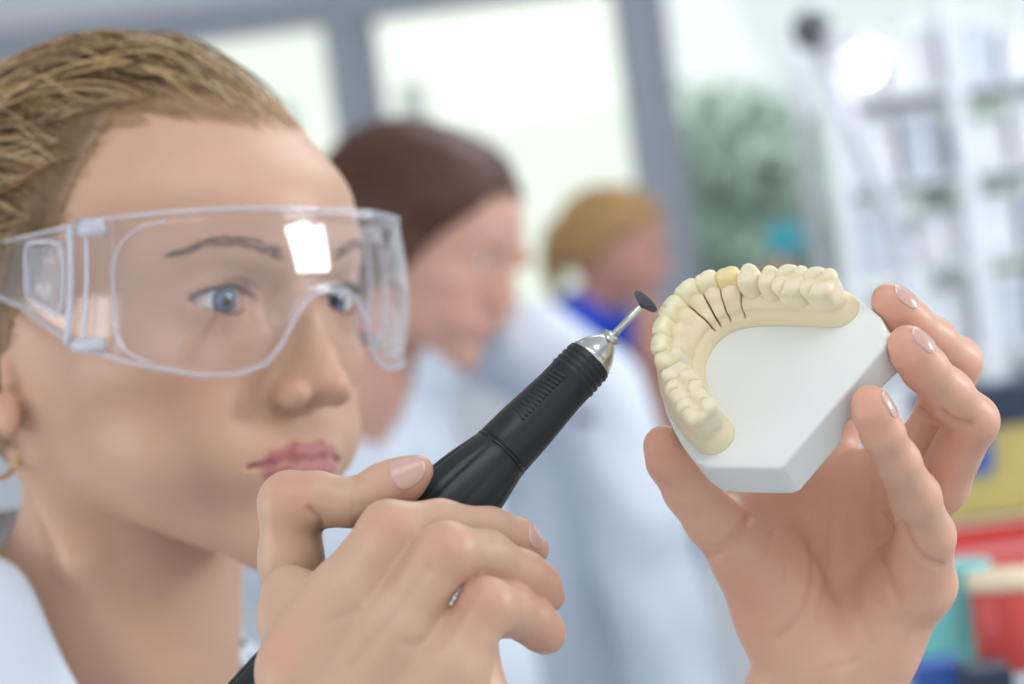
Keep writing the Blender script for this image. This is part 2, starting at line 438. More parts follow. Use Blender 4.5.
cab = cr([H(-Lj-128), H(-Lj-145), H(-Lj-160)+(0, 0, -8), H(-Lj-175)+(0, 0, -30), H(-Lj-185)+(10, 10, -80)], 8)
V, Fc = tube(cab, 3.4, 14); mesh_np('power_cable', V, Fc, black, hp)
rot('seam_ring', [(-Lj-.5, 9.3), (-Lj-.3, 9.75), (-Lj+.5, 9.65), (-Lj+.7, 9.2)], black_gloss)
rot('steel_collet', [(-Ls-.2, 7.0), (-Ls+.2, 7.3), (-Ls+1.2, 7.35), (-Ls+1.6, 6.9), (-Ls+3.0, 6.6), (-Ls+5.4, 5.4), (-Ls+7.2, 4.1), (-Ls+8.2, 3.4), (-Ls+8.5, 2.9), (-Ls+9.4, 2.7), (-Ls+9.8, 3.1), (-Ls+10.7, 3.05), (-Ls+11.1, 2.2), (-Ls+11.4, 1.3)], steel, 64)
rot('steel_shank', [(-Ls+9, 1.17), (-3.2, 1.17), (-2.6, 1.0), (.4, .95)], steel, 20)
dk = unit(hX*.72+hY*(.42)+hZ*.2)                    # the disc's own tilt is the shank's axis
rot('grinding_disc', [(-1.6, 1.3), (-1.3, 2.2), (-.4, 4.2), (0, 4.6), (.6, 4.65), (.8, 4.3), (.9, 1.2), (1.1, .9)], stone, 48)

# ================================================================== hands
SKIN = dict(rough=.42, sss=.28, sssr=(1.0, .38, .22), ssscale=.006, attr='Col')
skin = mat('skin', (.74, .46, .34), noise=(45, .035), bump=(330, .00028), spec=.45, **SKIN)
nail_m = mat('nail', (.82, .47, .42), rough=.22, sss=.2, ssscale=.003, coat=.3, attr='Col')
def KR(L, sh=0): return [(K(x, y, d+sh), r) for x, y, d, r in L]
def crease(P, Nn, lines, front=True):
    """press skin folds into the surface; lines = (pixel path, depth mm, half width mm)"""
    for pts, dep, wd in lines:
        q = cr([K(x, y, d) for x, y, d in pts], 6)
        dd = np.full(len(P), 1e9)
        for a, b in zip(q[:-1], q[1:]):
            ab = (b-a)[[0, 2]]; w_ = P[:, [0, 2]]-a[[0, 2]]; t = np.clip(w_@ab/max(ab@ab, 1e-6), 0, 1)
            dd = np.minimum(dd, ((w_-t[:, None]*ab)**2).sum(1))
        near = np.abs(P[:, 1]-q[:, 1].mean()) < 26
        m = np.exp(-dd/(wd*wd))*dep*np.where((Nn[:, 1] < .1) & near, 1, 0)
        P = P-Nn*m[:, None]
    return P
def vnormals(P, Q):
    a, b, c, d = (P[Q[:, i]] for i in range(4)); fn = np.cross(c-a, d-b)
    n = np.zeros_like(P)
    for i in range(4):
        for ax in range(3): n[:, ax] += np.bincount(Q[:, i], fn[:, ax], len(P))
    return n/np.maximum(np.linalg.norm(n, axis=1), 1e-9)[:, None]
def hand_sdf(fingers, palm, extra, kf=2.2, kw=7):
    def f(p):
        d = None
        for J in fingers:
            c = chain(p, J, kf*1.6); d = c if d is None else smin(d, c, .9)
        pm = None
        for J in palm:
            c = chain(p, J, 4); pm = c if pm is None else smin(pm, c, 11)
        for c0, r0, k0 in extra: pm = smin(pm, ell(p, c0, r0), k0)
        return smin(d, pm, kw)
    return f
def grad(f, p, e=.6):
    f0 = f(p); g_ = np.stack([f(p+np.eye(3)[i]*e)-f0 for i in range(3)], 1)/e
    return f0, g_/np.maximum(np.linalg.norm(g_, axis=1), 1e-6)[:, None]
def nail(fs, center, along, w_, l_, r, parent, col=(.66, .40, .35)):
    """a curved nail plate: along = towards the finger tip"""
    center = np.asarray(center, float)
    for _ in range(5):
        f0, g_ = grad(fs, center[None], .4); center = center-g_[0]*f0[0]*.9
    normal = g_[0]
    a = unit(along); n = unit(np.asarray(normal)-a*(np.asarray(normal)@a)); s = np.cross(a, n)
    nu, nv = 25, 21; V = []; cols = []
    for i in range(nu):
        u = i/(nu-1)*2-1
        for j in range(nv):
            v = j/(nv-1)*2-1
            prof = math.sqrt(max(0, 1-abs(u)**3.5)) if u < 0 else math.sqrt(max(0.0, 1-abs(u)**3.0))
            ang = v*w_*.5/r*max(prof, .06)
            V.append(center+a*(u*l_*.5)+s*(math.sin(ang)*r)+n*((math.cos(ang)-1)*r-.05*u*u*l_*.6+(.25 if u > .6 else 0)))
            c = np.array(col); lun = max(0, -u-.55)*1.2; tip = 1 if u > .84 else 0
            cols.append(c*(1-lun*.5)+np.array((.74, .50, .44))*lun*.5 if not tip else np.array((.78, .60, .54)))
    top = len(V)
    V = np.array(V); uu = np.repeat(np.linspace(-1, 1, nu), nv)
    for _ in range(4):
        f0, g_ = grad(fs, V, .4); V = V-g_*(np.where(uu > .8, np.minimum(f0-.22, 0)+np.maximum(f0-.22, 0)*(1-(uu-.8)*3.5), f0-.22))[:, None]*.9
    V = np.concatenate([V, V-n*.6]); cols = cols+cols
    Fc = []
    for i in range(nu-1):
        for j in range(nv-1):
            q = (i*nv+j, i*nv+j+1, (i+1)*nv+j+1, (i+1)*nv+j); Fc.append(q); Fc.append(tuple(reversed([k+top for k in q])))
    rim = [j for j in range(nv)]+[i*nv+nv-1 for i in range(1, nu)]+[(nu-1)*nv+j for j in range(nv-2, -1, -1)]+[i*nv for i in range(nu-2, 0, -1)]
    for x, y in zip(rim, rim[1:]+rim[:1]): Fc.append((y, x, x+top, y+top))
    return mesh_np('fingernail', V, Fc, nail_m, parent, np.array(cols))

# ---- right hand, back of the hand towards the camera
R_idx = KR([(303, 672, 673.0, 12), (342, 592, 674.0, 9.2), (388, 529, 684.0, 8.0), (440, 525, 693.0, 7.2), (490, 531, 701, 6.7), (514, 539, 706, 6.3), (533, 549, 711, 5.0)])
R_mid = KR([(346, 712, 669.0, 12), (395, 628, 670.0, 9.4), (447, 552, 674.0, 8.4), (486, 557, 686.0, 7.5), (523, 575, 694, 6.8), (538, 585, 699, 6.4), (549, 596, 704, 5.0)])
R_rng = KR([(405, 735, 667.0, 12), (450, 668, 668.0, 9.4), (486, 606, 673.0, 7.9), (508, 610, 686.0, 7.4), (530, 620, 694, 6.7), (543, 631, 699, 6.1), (547, 635, 701, 5.4)])
R_ltl = KR([(470, 790, 669.0, 11), (485, 730, 672.0, 9), (478, 695, 678.0, 8), (500, 730, 698.0, 7), (505, 760, 706, 6)])
R_thb = KR([(316, 720, 720, 12), (300, 640, 720, 11.2), (291, 560, 714, 9.6), (290, 503, 712, 9.3), (318, 500, 710, 8.2), (350, 503, 708, 6.9), (385, 488, 706, 7.2), (405, 479, 705, 6.4), (419, 470, 704, 4.4)])
Rw = K(330, 960, 645)
R_palm = [[(K(330, 940, 658), 17), (K(303, 672, 680), 11.5)], [(K(345, 945, 658), 17), (K(340, 705, 675), 12)],
          [(K(370, 950, 661), 17), (K(405, 735, 674), 12)], [(K(395, 950, 668), 16), (K(468, 790, 678), 11)],
          [(K(325, 930, 673), 16), (K(305, 720, 706), 14)],
          [(K(350, 940, 663), 19), (K(330, 1120, 658), 20), (K(250, 1500, 658), 27)]]
def web(J, t=.38, r=7.6):       # skin webs run a little way up each finger
    (a, ra), (b, rb) = J[0], J[1]; return [(a, ra*.85), (a+(b-a)*(t*1.6), r)]
def fill(A, B, t, r, back=5.0):
    m0 = (A[0][0]+B[0][0])/2; m1 = (A[1][0]+B[1][0])/2; m2 = (A[2][0]+B[2][0])/2; e = m1+(m2-m1)*t; s_ = np.array((0, back, 0)); return [(m0+s_, r+1.5), (m1+s_, r), (e+s_, r*.85)]
R_palm += [fill(R_idx, R_mid, .75, 7.0), fill(R_mid, R_rng, .2, 7.0), fill(R_rng, R_ltl, .8, 7)]
R_palm += [[(K(290, 590, 694), 7.5), (K(326, 600, 688), 7)], [(K(287, 625, 692), 8), (K(306, 640, 686), 9)]]
R_palm += [web(R_idx, .42, 8.4), web(R_mid, .45, 8.6), web(R_rng, .45, 8.4), web(R_ltl)]
fR = hand_sdf([R_idx, R_mid, R_rng, R_ltl, R_thb], R_palm, [(K(330, 770, 692), (22, 14, 20), 10)], kw=6)
P, Q = nets(fR, (-100, 625, -340), (36, 735, -22), .8, slack=1.3)
Nn = vnormals(P, Q)
P = crease(P, Nn, [([(312, 508, 708), (322, 520, 708), (321, 531, 708)], 1.3, 1.1), ([(355, 482, 706), (352, 492, 706), (356, 506, 706)], .45, 1.0),
                   ([(362, 480, 706), (360, 492, 706), (364, 504, 706)], .35, .9),
                   ([(352, 478, 706), (366, 482, 706)], .5, 1.2),
                   ([(428, 568, 674), (395, 613, 674), (355, 660, 674)], .9, 2.2),
                   ([(473, 590, 672), (440, 635, 672), (408, 640, 672)], .6, 2.0),
                   ([(360, 608, 674), (345, 612, 674), (330, 618, 674)], .35, 1.4)])
P = relax(P, Q, 1, .3)
def skincol(P, base, spots, amount=.5, to=(.66, .29, .21)):
    col = np.tile(base, (len(P), 1)); m = np.zeros(len(P))
    for c, r in spots: m = np.maximum(m, np.exp(-(((P-c)/r)**2).sum(1)))
    return col*(1-amount*m[:, None])+np.array(to)*amount*m[:, None]
RB = (.60, .385, .275)
colR = skincol(P, RB, [(K(290, 490, 702), 9), (K(540, 595, 694), 14), (K(547, 636, 694), 14), (K(535, 548, 702), 12), (K(415, 475, 700), 12),
                       (K(447, 540, 667), 8), (K(487, 600, 664), 9), (K(388, 520, 674), 8), (K(275, 650, 666), 10)], .42)
HANDR = (P, Q, colR)

# ---- left hand, palm towards the camera, behind the cast
L_thb = KR([(812, 655, 762, 17), (748, 562, 757, 10.7), (712, 520, 753, 8.56), (690, 491, 750, 8.0), (672, 462, 747, 7.63), (664, 446, 745, 6.7)])
L_ltl = KR([(915, 580, 757, 12.5), (926, 536, 744, 8.93), (915, 497, 729, 7.63), (898, 462, 715, 6.51), (882, 432, 706, 6.23), (873, 412, 703, 5.77), (870, 402, 703, 5.21)])
L_rng = KR([(900, 525, 776, 11), (940, 485, 752, 8.93), (972, 421, 733, 8.0), (948, 394, 723, 7.35), (924, 368, 714, 6.7), (912, 352, 710, 6.14), (906, 343, 709, 5.39)])
L_mid = KR([(862, 495, 783, 11), (930, 440, 766, 8.74), (957, 362, 748, 7.63), (934, 341, 737, 6.79), (910, 322, 728, 6.32), (896, 309, 724, 6.04), (888, 300, 722, 5.21)])
L_idx = KR([(800, 478, 790, 11), (850, 400, 798, 8.5), (862, 365, 782, 7.7), (852, 345, 762, 6.7), (840, 338, 750, 6.2)])
L_palm = [[(K(800, 715, 770), 14), (K(800, 478, 790), 11)], [(K(815, 715, 772), 14), (K(850, 490, 788), 11)],
          [(K(825, 715, 772), 14), (K(893, 520, 780), 11)], [(K(838, 715, 768), 14), (K(912, 585, 764), 12)],
          [(K(790, 720, 764), 13), (K(808, 655, 766), 15)],
          [(K(790, 712, 768), 13.5), (K(780, 850, 768), 15), (K(740, 1250, 790), 22)],
          [(K(838, 712, 770), 13.5), (K(850, 850, 772), 15), (K(840, 1250, 800), 24)]]
L_palm += [[(K(745, 545, 764), 9.5), (K(800, 484, 788), 10)], [(K(765, 575, 768), 10), (K(822, 505, 788), 10)], [(K(722, 520, 762), 7), (K(775, 488, 784), 8)]]
L_palm += [web(L_idx), web(L_mid), web(L_rng, .3), web(L_ltl, .2)]
fL = hand_sdf([L_thb, L_ltl, L_rng, L_mid, L_idx], L_palm,
              [(K(778, 600, 760), (15, 12, 22), 8), (K(882, 630, 762), (12, 11, 20), 8), (K(835, 600, 776), (26, 10, 26), 8)], kw=5.5)
P, Q = nets(fL, (38, 670, -320), (176, 850, 30), .8, slack=1.3)
Nn = vnormals(P, Q)
P = crease(P, Nn, [([(702, 556, 757), (716, 552, 755), (732, 538, 752), (748, 520, 750)], 1.4, 1.3), ([(708, 545, 757), (722, 541, 755), (735, 530, 752)], .6, 1.0),
                   ([(812, 545, 764), (808, 580, 764), (795, 610, 764), (772, 632, 764)], 1.1, 1.6),
                   ([(880, 470, 750), (872, 520, 756), (885, 575, 752), (896, 600, 752)], .9, 1.5),
                   ([(896, 522, 740), (905, 542, 745), (922, 558, 748), (935, 562, 748)], 1.6, 1.1),
                   ([(934, 412, 730), (945, 420, 730), (965, 424, 730)], 1.8, 1.0),
                   ([(655, 478, 748), (672, 490, 748), (690, 494, 748)], .7, 1.6),
                   ([(838, 500, 765), (830, 560, 765), (812, 610, 765)], .5, 1.5),
                   ([(858, 500, 765), (856, 560, 765), (850, 600, 765)], .5, 1.8),
                   ([(770, 532, 762), (756, 552, 760), (736, 568, 758)], .6, 1.1), ([(868, 640, 760), (850, 655, 762), (820, 662, 764)], .4, 1.4), ([(700, 548, 757), (724, 560, 757), (748, 555, 757)], .5, 1.0), ([(905, 590, 752), (885, 600, 755), (868, 598, 758)], .5, 1.2), ([(782, 560, 764), (778, 590, 764), (764, 615, 764)], .35, 1.0)])
P = relax(P, Q, 1, .3)
LB = (.73, .43, .31)
colL = skincol(P, LB, [(K(664, 446, 742), 16), (K(870, 400, 700), 15), (K(906, 345, 705), 15), (K(888, 300, 718), 15), (K(800, 500, 755), 26), (K(900, 560, 750), 18),
                       (K(965, 420, 728), 14), (K(850, 520, 760), 20), (K(740, 600, 750), 18)], .42)
HANDL = (P, Q, colL)

# ================================================================== heads (local mm: x her left, y forward, z up, origin between the ear canals)
ZK = (-100, -86, -80, -70, -60, -50, -40, -28, -18, 0, 14, 24, 36, 50, 64, 80)
ZA = (14, 24, 31, 40, 47, 52, 56, 60, 63, 66, 67, 67, 67, 66, 64, 60)
ZF = (72, 80, 85, 88, 87.5, 88, 89, 88, 87, 86, 84, 83.5, 88.5, 91, 90, 84)
def head_sdf(ear=True, eyes=True, male=False, lips=True):
    def f(p):
        x, y, z = p.T; ax = np.abs(x); m = np.c_[ax, y, z]
        a = spl(ZK, ZA, z); fr = spl(ZK, ZF, z); yc = 12
        q = (np.abs(ax/a)**2.25+np.abs((y-yc)/np.where(y > yc, fr-yc, 80))**2.25)**(1/2.25)
        r = np.sqrt(ax**2+(y-yc)**2)
        d = (q-1)*r/np.maximum(q, .15)*.9
        d = smax(d, (-(z+84)*.936-(y-84)*.352)*1.0, 16)          # underside of the jaw
        d = smax(d, z-70, 14); d = smax(d, -y-30, 20)
        cran = (np.abs(ax/73)**2.2+np.abs((y+2)/93)**2.2+np.abs((z-40)/80)**2.2)**(1/2.2)
        d = smin(d, (cran-1)*np.sqrt(ax**2+(y+2)**2+(z-40)**2)/np.maximum(cran, .2)*.95, 20)
        d = smin(d, ell(m, (0, 79, -71), (16, 12.5, 12)), 12)      # chin
        d = smin(d, ell(m, (44, 58, -4), (19, 20, 14)), 14)        # cheekbone
        d = smin(d, ell(m, (34, 60, -32), (20, 24, 20)), 16)       # cheek
        d = smin(d, cone(m, (12, 86.5, 42), (42, 74, 43), 5.5, 5), 12)  # brow
        d = smax(d, -ell(m, (34, 95, 22), (19, 13.5, 11.5)), 9)    # socket
        d = smax(d, -ell(m, (13.5, 96, 20), (5.5, 10, 9)), 5)      # inner corner by the nose
        d = smax(d, -ell(m, (78, 42, 34), (10, 24, 20)), 14)       # temple
        # nose
        n = chain(m, [((0, 86, 30), 6), ((0, 93, 16), 5.6), ((0, 100.5, 0), 5.6), ((0, 104.5, -9), 6.4)], 6)
        n = smin(n, ell(m, (0, 106, -10.5), (7.2, 7.4, 6.2)), 4)
        n = smin(n, cone(m, (0, 82, 12), (0, 90, -8), 9, 11.5), 9)
        n = smin(n, ell(m, (11.6, 97, -13.5), (6.2, 9, 6.2)), 3.2)
        n = smin(n, cone(m, (0, 105, -15), (0, 95, -18.5), 3.4, 3.6), 3)
        d = smin(d, n, 5.5)
        d = smax(d, -ell(m, (6.6, 100.2, -19.6), (3.3, 6.0, 3.6)), 1.8)
        d = smax(d, -ell(m, (19.5, 97, -14), (2.0, 8, 6)), 3.5)    # alar groove
        # mouth
        d = smin(d, ell(m, (0, 75, -40), (27, 21, 18)), 9)
        d = smax(d, -cone(p, (0, 99.2, -22), (0, 101.0, -32), 1.6, 2.0), 3.2)
        if lips:
            up = chain(m, [((0, 93.4, -36.8), 3.5), ((7, 93.4, -36.0), 3.4), ((16, 89.6, -37.8), 3.0), ((24, 83.4, -40.6), 1.6)], 2)
            lo = chain(m, [((0, 92.6, -44.2), 4.7), ((9, 91.6, -44.2), 4.1), ((17, 88.0, -43.2), 3.0), ((24, 83.4, -41.4), 1.6)], 2)
            d = smin(d, smin(up, lo, .8), 1.6)
            d = smax(d, -cone(m, (0, 99.5, -40.0), (14, 95.5, -39.8), .8, .7), 1.4)
            d = smax(d, -cone(m, (14, 95.5, -39.8), (26.5, 84.6, -41.2), .7, 1.1), 1.6)
            d = smax(d, -ell(m, (0, 97, -54), (13, 5.5, 4)), 6)
        if eyes:
            ec = np.array((32, 72.5, 22)); e = m-ec
            lid = ell(m, ec, (15.5, 13.6, 13.4)); d = smin(d, lid, 6.5)
            # almond opening
            u = e[:, 0]; v = e[:, 2]
            t = np.clip((u+14)/29, 0, 1)
            top = 5.4*np.sin(np.pi*t**.85)**.75*np.where((t > 0) & (t < 1), 1, 0)+.9*(t-.3); bot = -4.8*np.sin(np.pi*t**1.1)**.8+.9*(t-.3)
            ap = np.maximum(np.maximum(v-top, bot-v), np.maximum(np.abs(u-.5)-14.2, 0))
            ap = np.where(np.abs(u-.5) > 14.4, 2, ap)
            op = np.maximum(ap, 68-y); d = smax(d, -op, .9)
            d = smin(d, ell(m, (20.6, 78.6, 21.2), (4.2, 4.6, 3.6)), 1.5); d = smin(d, ell(m, (17.4, 80.5, 21.0), (3.0, 4.0, 3.4)), 2.0)
            # fold above the upper lid
            ang = np.clip(u/15, -1, 1)
            fold = cone(np.c_[u, e[:, 1], v-7.6*np.sqrt(np.maximum(0, 1-ang**2*.8))], (-13, 13.4, 0), (14, 11.2, -.2), .5, .5)
            d = smax(d, -fold, 2.2)
        if ear:
            R_ = np.array(((.42, .90, .05), (-.90, .42, -.12), (-.13, 0, .99)))   # columns: local axes
            c = np.array((71, -10, 6)); c2 = c+(1, -4, 6)
            er = ell(m, c2, (4.5, 16, 27), R_.T if False else np.array(((.95, .30, 0), (-.30, .95, .1), (.03, -.1, .99))))
            er = smin(er, ell(m, (69.5, 0, -21), (3.8, 7.5, 9.5)), 5)
            er = smax(er, -ell(m, (77.5, -6, 7), (5, 9, 16)), 3)
            er = smin(er, cone(m, (69, 2, 2), (70, 3, -8), 3.5, 3.5), 3)
            d = smin(d, er, 2.5)
        # neck
        nk = cone(p, (0, -4, -40), (0, -14, -128), 44, 44)
        nk = smin(nk, cone(p, (0, -14, -128), (0, -34, -190), 44, 56), 20)
        nk = smin(nk, chain(m, [((58, -22, -8), 8), ((40, 10, -80), 7), ((12, 20, -150), 6)], 6), 12)   # neck cord
        nk = smin(nk, chain(m, [((28, -40, -120), 36), ((100, -52, -182), 38), ((150, -55, -205), 44)], 20), 30)
        d = smin(d, nk, 9)
        d = smin(d, ell(p, (0, -36, -255), (150, 80, 88)), 16)
        return d
    return f
def frame(yaw, pitch=0, roll=0):
    """rows: her left, forward, up in camera-aligned axes; yaw 0 faces the camera, 90 faces right"""
    a = math.radians(yaw)
    fw = np.array((math.sin(a), -math.cos(a), 0)); lf = np.array((math.cos(a), math.sin(a), 0)); up = np.array((0, 0, 1.))
    p_ = math.radians(pitch); fw, up = fw*math.cos(p_)+up*math.sin(p_), up*math.cos(p_)-fw*math.sin(p_)
    r_ = math.radians(roll); lf, up = lf*math.cos(r_)+up*math.sin(r_), up*math.cos(r_)-lf*math.sin(r_)
    return np.stack([lf, fw, up])
EYEA = np.array((-32, 72.5, 22))
# woman in front
HR = frame(52, 0, 1.0)
eyepx = K(231, 301, 878)
HO = eyepx-np.array((-32, 85.5, 22))@HR
def L2K(q): return np.asarray(q, float)@HR+HO
def K2L(q): return (np.asarray(q, float)-HO)@HR.T
P, Q = nets(head_sdf(), (-84, -105, -215), (84, 124, 128), 1.25, slack=1.5)
P = relax(P, Q, 2, .35)
ax = np.abs(P[:, 0])
colH = np.tile((.60, .365, .258), (len(P), 1))
def blend(col, m, c): m = np.clip(m, 0, 1)[:, None]; return col*(1-m)+np.array(c)*m
g = lambda c, r: np.exp(-(((np.c_[ax, P[:, 1], P[:, 2]]-c)/np.asarray(r))**2).sum(1))
colH = blend(colH, .42*g((42, 66, -14), (20, 26, 16)), (.60, .275, .205))
colH = blend(colH, .38*g((0, 106, -12), (14, 14, 9)), (.62, .29, .22))
colH = blend(colH, .5*g((70, -6, -12), (12, 16, 22)), (.60, .26, .20))
colH = blend(colH, .45*g((34, 84, 21), (17, 12, 8)), (.50, .27, .21))
colH = blend(colH, .55*g((20.4, 81, 21.2), (3.4, 4, 2.6)), (.56, .22, .18))
m_ = np.c_[ax, P[:, 1], P[:, 2]]
up = chain(m_, [((0, 94, -37.0), 3.4), ((7, 93.8, -36.2), 3.3), ((16, 90, -38), 3.0), ((24, 83.8, -40.6), 1.6)], 2)
lo = chain(m_, [((0, 93, -44.4), 5.2), ((9, 92, -44.6), 4.6), ((17, 88.4, -43.2), 3.0), ((24, 83.8, -41.4), 1.6)], 2)
lip = np.clip(1-np.minimum(up, lo)/.9, 0, 1)*(P[:, 1] > 78); colH = blend(colH, lip*.92, (.42, .135, .15))
t_ = np.clip((ax-32+14)/29, 0, 1); lidz = 22+5.4*np.sin(np.pi*t_**.85)**.75+.9*(t_-.3)
line = np.exp(-((P[:, 2]-lidz)/.75)**2)*(P[:, 1] > 74)*(np.abs(ax-32.5) < 14.5); colH = blend(colH, line*.75, (.06, .035, .03))
HEAD = (L2K(P), Q, colH)

# ================================================================== the woman in front
woman = empty('person', K2W(L2K((0, -30, -330))), 'woman with tied-back blonde hair in clear goggles, facing right, holding the handpiece and model', 'person')
coat_m = mat('white_coat', (.66, .73, .83), rough=.8, sheen=.2, bump=(60, .0015))
def joinm(parts):
    V = []; Q = []; Cc = []; o = 0
    for v, q, c in parts: V.append(v); Q.append(q+o); Cc.append(c); o += len(v)
    return np.concatenate(V), np.concatenate(Q), np.concatenate(Cc)
# upper arms reach from the shoulders to the forearms (inside the sleeves)
sR = L2K((-150, -45, -215)); sL = L2K((150, -45, -215)); eR = K(250, 1500, 640); eL = K(790, 1250, 795)
def f_arms(p):
    d = chain(p, [(sR, 48), (eR, 34), (K(325, 1150, 640), 24)], 10)
    d = np.minimum(d, chain(p, [(sL, 46), (eL, 34)], 10))
    return np.minimum(d, ell((p-HO)@HR.T, (0, -30, -330), (140, 82, 150)))
P, Q = nets(f_arms, (-420, 560, -520), (240, 1180, -150), 7, slack=1.4)
body = mesh_np('body', *(lambda j: (j[0], j[1]))(joinm([HEAD, HANDR, HANDL, (P, Q, np.tile(RB, (len(P), 1)))])), skin, woman,
               joinm([HEAD, HANDR, HANDL, (P, Q, np.tile(RB, (len(P), 1)))])[2])
# nails
def up_(v): return np.asarray(v, float)
nail(fR, K(410, 468, 699)+(0, -6, 2), K(431, 457, 700)-K(398, 472, 703), 10.0, 12.5, 6.8, woman)
nail(fR, K(537, 543, 709)+(1, -5, 3), K(548, 551, 713)-K(524, 537, 704), 8.0, 9.0, 5.4, woman)
nail(fL, K(877, 402, 703)+(5.5, -3.4, 1), K(871, 392, 703)-K(884, 424, 706), 7.4, 9.5, 5.6, woman)
nail(fL, K(915, 344, 708)+(4.4, -3.8, 3.6), K(903, 333, 708)-K(926, 358, 712), 8.4, 10.5, 6.2, woman)
nail(fL, K(896, 303, 722)+(4, -3.6, 4), K(885, 290, 720)-K(912, 318, 727), 8.0, 10.0, 5.9, woman)
# eyes
gaze_t = hT
def eyeball(sgn, parent, HR_, HO_, target, seg=48):
    c = np.array((32*sgn, 72.5, 22))@HR_+HO_; ax_ = unit(target-c)
    up = np.array((0, 0, 1.)); s_ = unit(np.cross(ax_, up)); u_ = np.cross(s_, ax_)
    th = np.concatenate([np.linspace(.002, .62, 26), np.linspace(.66, 3.1, 20)]); V = []; cols = []
    rs = np.random.RandomState(3); rad = rs.rand(seg)
    for t in th:
        rr = 12.35*math.sin(t); bulge = .5*math.exp(-(t/.42)**4)
        for j in range(seg):
            a = j/seg*2*math.pi
            V.append(c+ax_*(12.35*math.cos(t)+bulge)+(s_*math.cos(a)+u_*math.sin(a))*rr)
            if rr < 2.3: cc = (.005, .005, .008)
            elif rr < 6.0:
                k = (rr-2.1)/3.9; v = .75+.5*rad[j]; cc = np.array((.10, .155, .225))*v*(1.05-.25*k)
                if k > .82: cc = np.array((.05, .08, .14))
            else:
                pk = min(1, (rr-6)/5); cc = np.array((.74, .71, .70))*(1-.12*pk)+np.array((.1, .0, .0))*pk*.3
            cols.append(cc)
    n = len(th); Fq = np.array([(i*seg+j, i*seg+(j+1) % seg, (i+1)*seg+(j+1) % seg, (i+1)*seg+j) for i in range(n-1) for j in range(seg)])
    m = mat('eyeball', rough=.12, coat=.6, attr='Col', sss=.05)
    return mesh_np('eyeball', np.array(V), Fq, m, parent, np.array(cols))
for sg in (-1, 1): eyeball(sg, woman, HR, HO, K(660, 300, 725))
hair_dark = mat('lash_hair', (.045, .025, .018), rough=.5)
def lashes(sgn):
    parts = []
    for row, n, ln, sign in (('up', 46, 7.5, 1), ('lo', 26, 3.0, -1)):
        for i in range(n):
            t = .06+.9*i/(n-1); u = -14+29*t
            z = (5.4*math.sin(math.pi*t**.85)**.75 if sign > 0 else -4.8*math.sin(math.pi*t**1.1)**.8)+.9*(t-.3)
            y = math.sqrt(max(4, 14.0**2-(u*.95)**2-z*z))
            x0 = 32+u; fan = u/14
            p0 = np.array((x0, 72.5+y-.3, 22+z)); L_ = ln*(.75+.25*math.sin(i*2.1))
            p1 = p0+np.array((fan*.25, .75, .15*sign))*L_*.5; p2 = p1+np.array((fan*.35, .45, .75*sign))*L_*.55
            q = np.array([p0, p1, p2]); q[:, 0] *= sgn
            parts.append(tube(L2K(q), [.32, .2, .04], 3))
    V, Fc = merge(parts); mesh_np('eyelashes', V, Fc, hair_dark, woman)
lashes(-1); lashes(1)
headf = head_sdf(ear=False, eyes=False)
def grad(f, p, e=.6):
    f0 = f(p); g_ = np.stack([f(p+np.eye(3)[i]*e)-f0 for i in range(3)], 1)/e
    return f0, g_/np.maximum(np.linalg.norm(g_, axis=1), 1e-6)[:, None]
def brow(sgn):
    rs = np.random.RandomState(5); n = 150; t = rs.rand(n)
    x = 13+t*38; z = 38.5+6.6*np.sin(np.clip(t*1.15, 0, 1)*2.3)-2.8*t**3+(rs.rand(n)-.5)*(4.6*(1-t*.72))
    p = np.c_[x, np.full(n, 96.-(t*26)**1.0*.8), z]
    for _ in range(6):
        f0, g_ = grad(headf, p); p = p-g_*f0[:, None]*.9
    dirs = np.c_[np.full(n, .9), -.25-.6*t, .55-1.1*t]; dirs /= np.linalg.norm(dirs, axis=1)[:, None]
    parts = []
    for i in range(n):
        d = dirs[i]-g_[i]*(dirs[i]@g_[i]); q = np.array([p[i]-g_[i]*.3, p[i]+d*2.6+g_[i]*.55, p[i]+d*5.4+g_[i]*.35]); q[:, 0] *= sgn
        parts.append(tube(L2K(q), [.15, .14, .03], 3))
    V, Fc = merge(parts); mesh_np('eyebrow', V, Fc, mat('brow_hair', (.20, .13, .09), rough=.6), woman)
brow(-1); brow(1)
# hair -----------------------------------------------------------------------
def zh(p):
    ph = np.degrees(np.arctan2(np.abs(p[:, 0]), p[:, 1]+5))
    return np.interp(ph, (0, 20, 34, 47, 53, 57.5, 62, 72, 82, 95, 180), (98, 101, 101, 95, 78, 62, 50, 26, 4, -38, -60))
def f_hair(p):
    d = headf(p)-.5-2.6*np.clip((p[:, 2]-zh(p))/25, 0, 1)
    return smax(d, (zh(p)-p[:, 2])*.7, 1.2)
P, Q = nets(f_hair, (-92, -115, -66), (92, 100, 140), 2.4, slack=2.0)
P = relax(P, Q, 2, .5)
hair_m = mat('blonde_hair', (.45, .30, .15), rough=.42, attr='Col', spec=.4)
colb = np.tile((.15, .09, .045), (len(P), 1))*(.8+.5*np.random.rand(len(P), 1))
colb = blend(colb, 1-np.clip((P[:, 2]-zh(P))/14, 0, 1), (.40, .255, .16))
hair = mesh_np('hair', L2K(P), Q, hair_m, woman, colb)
rs = np.random.RandomState(11)
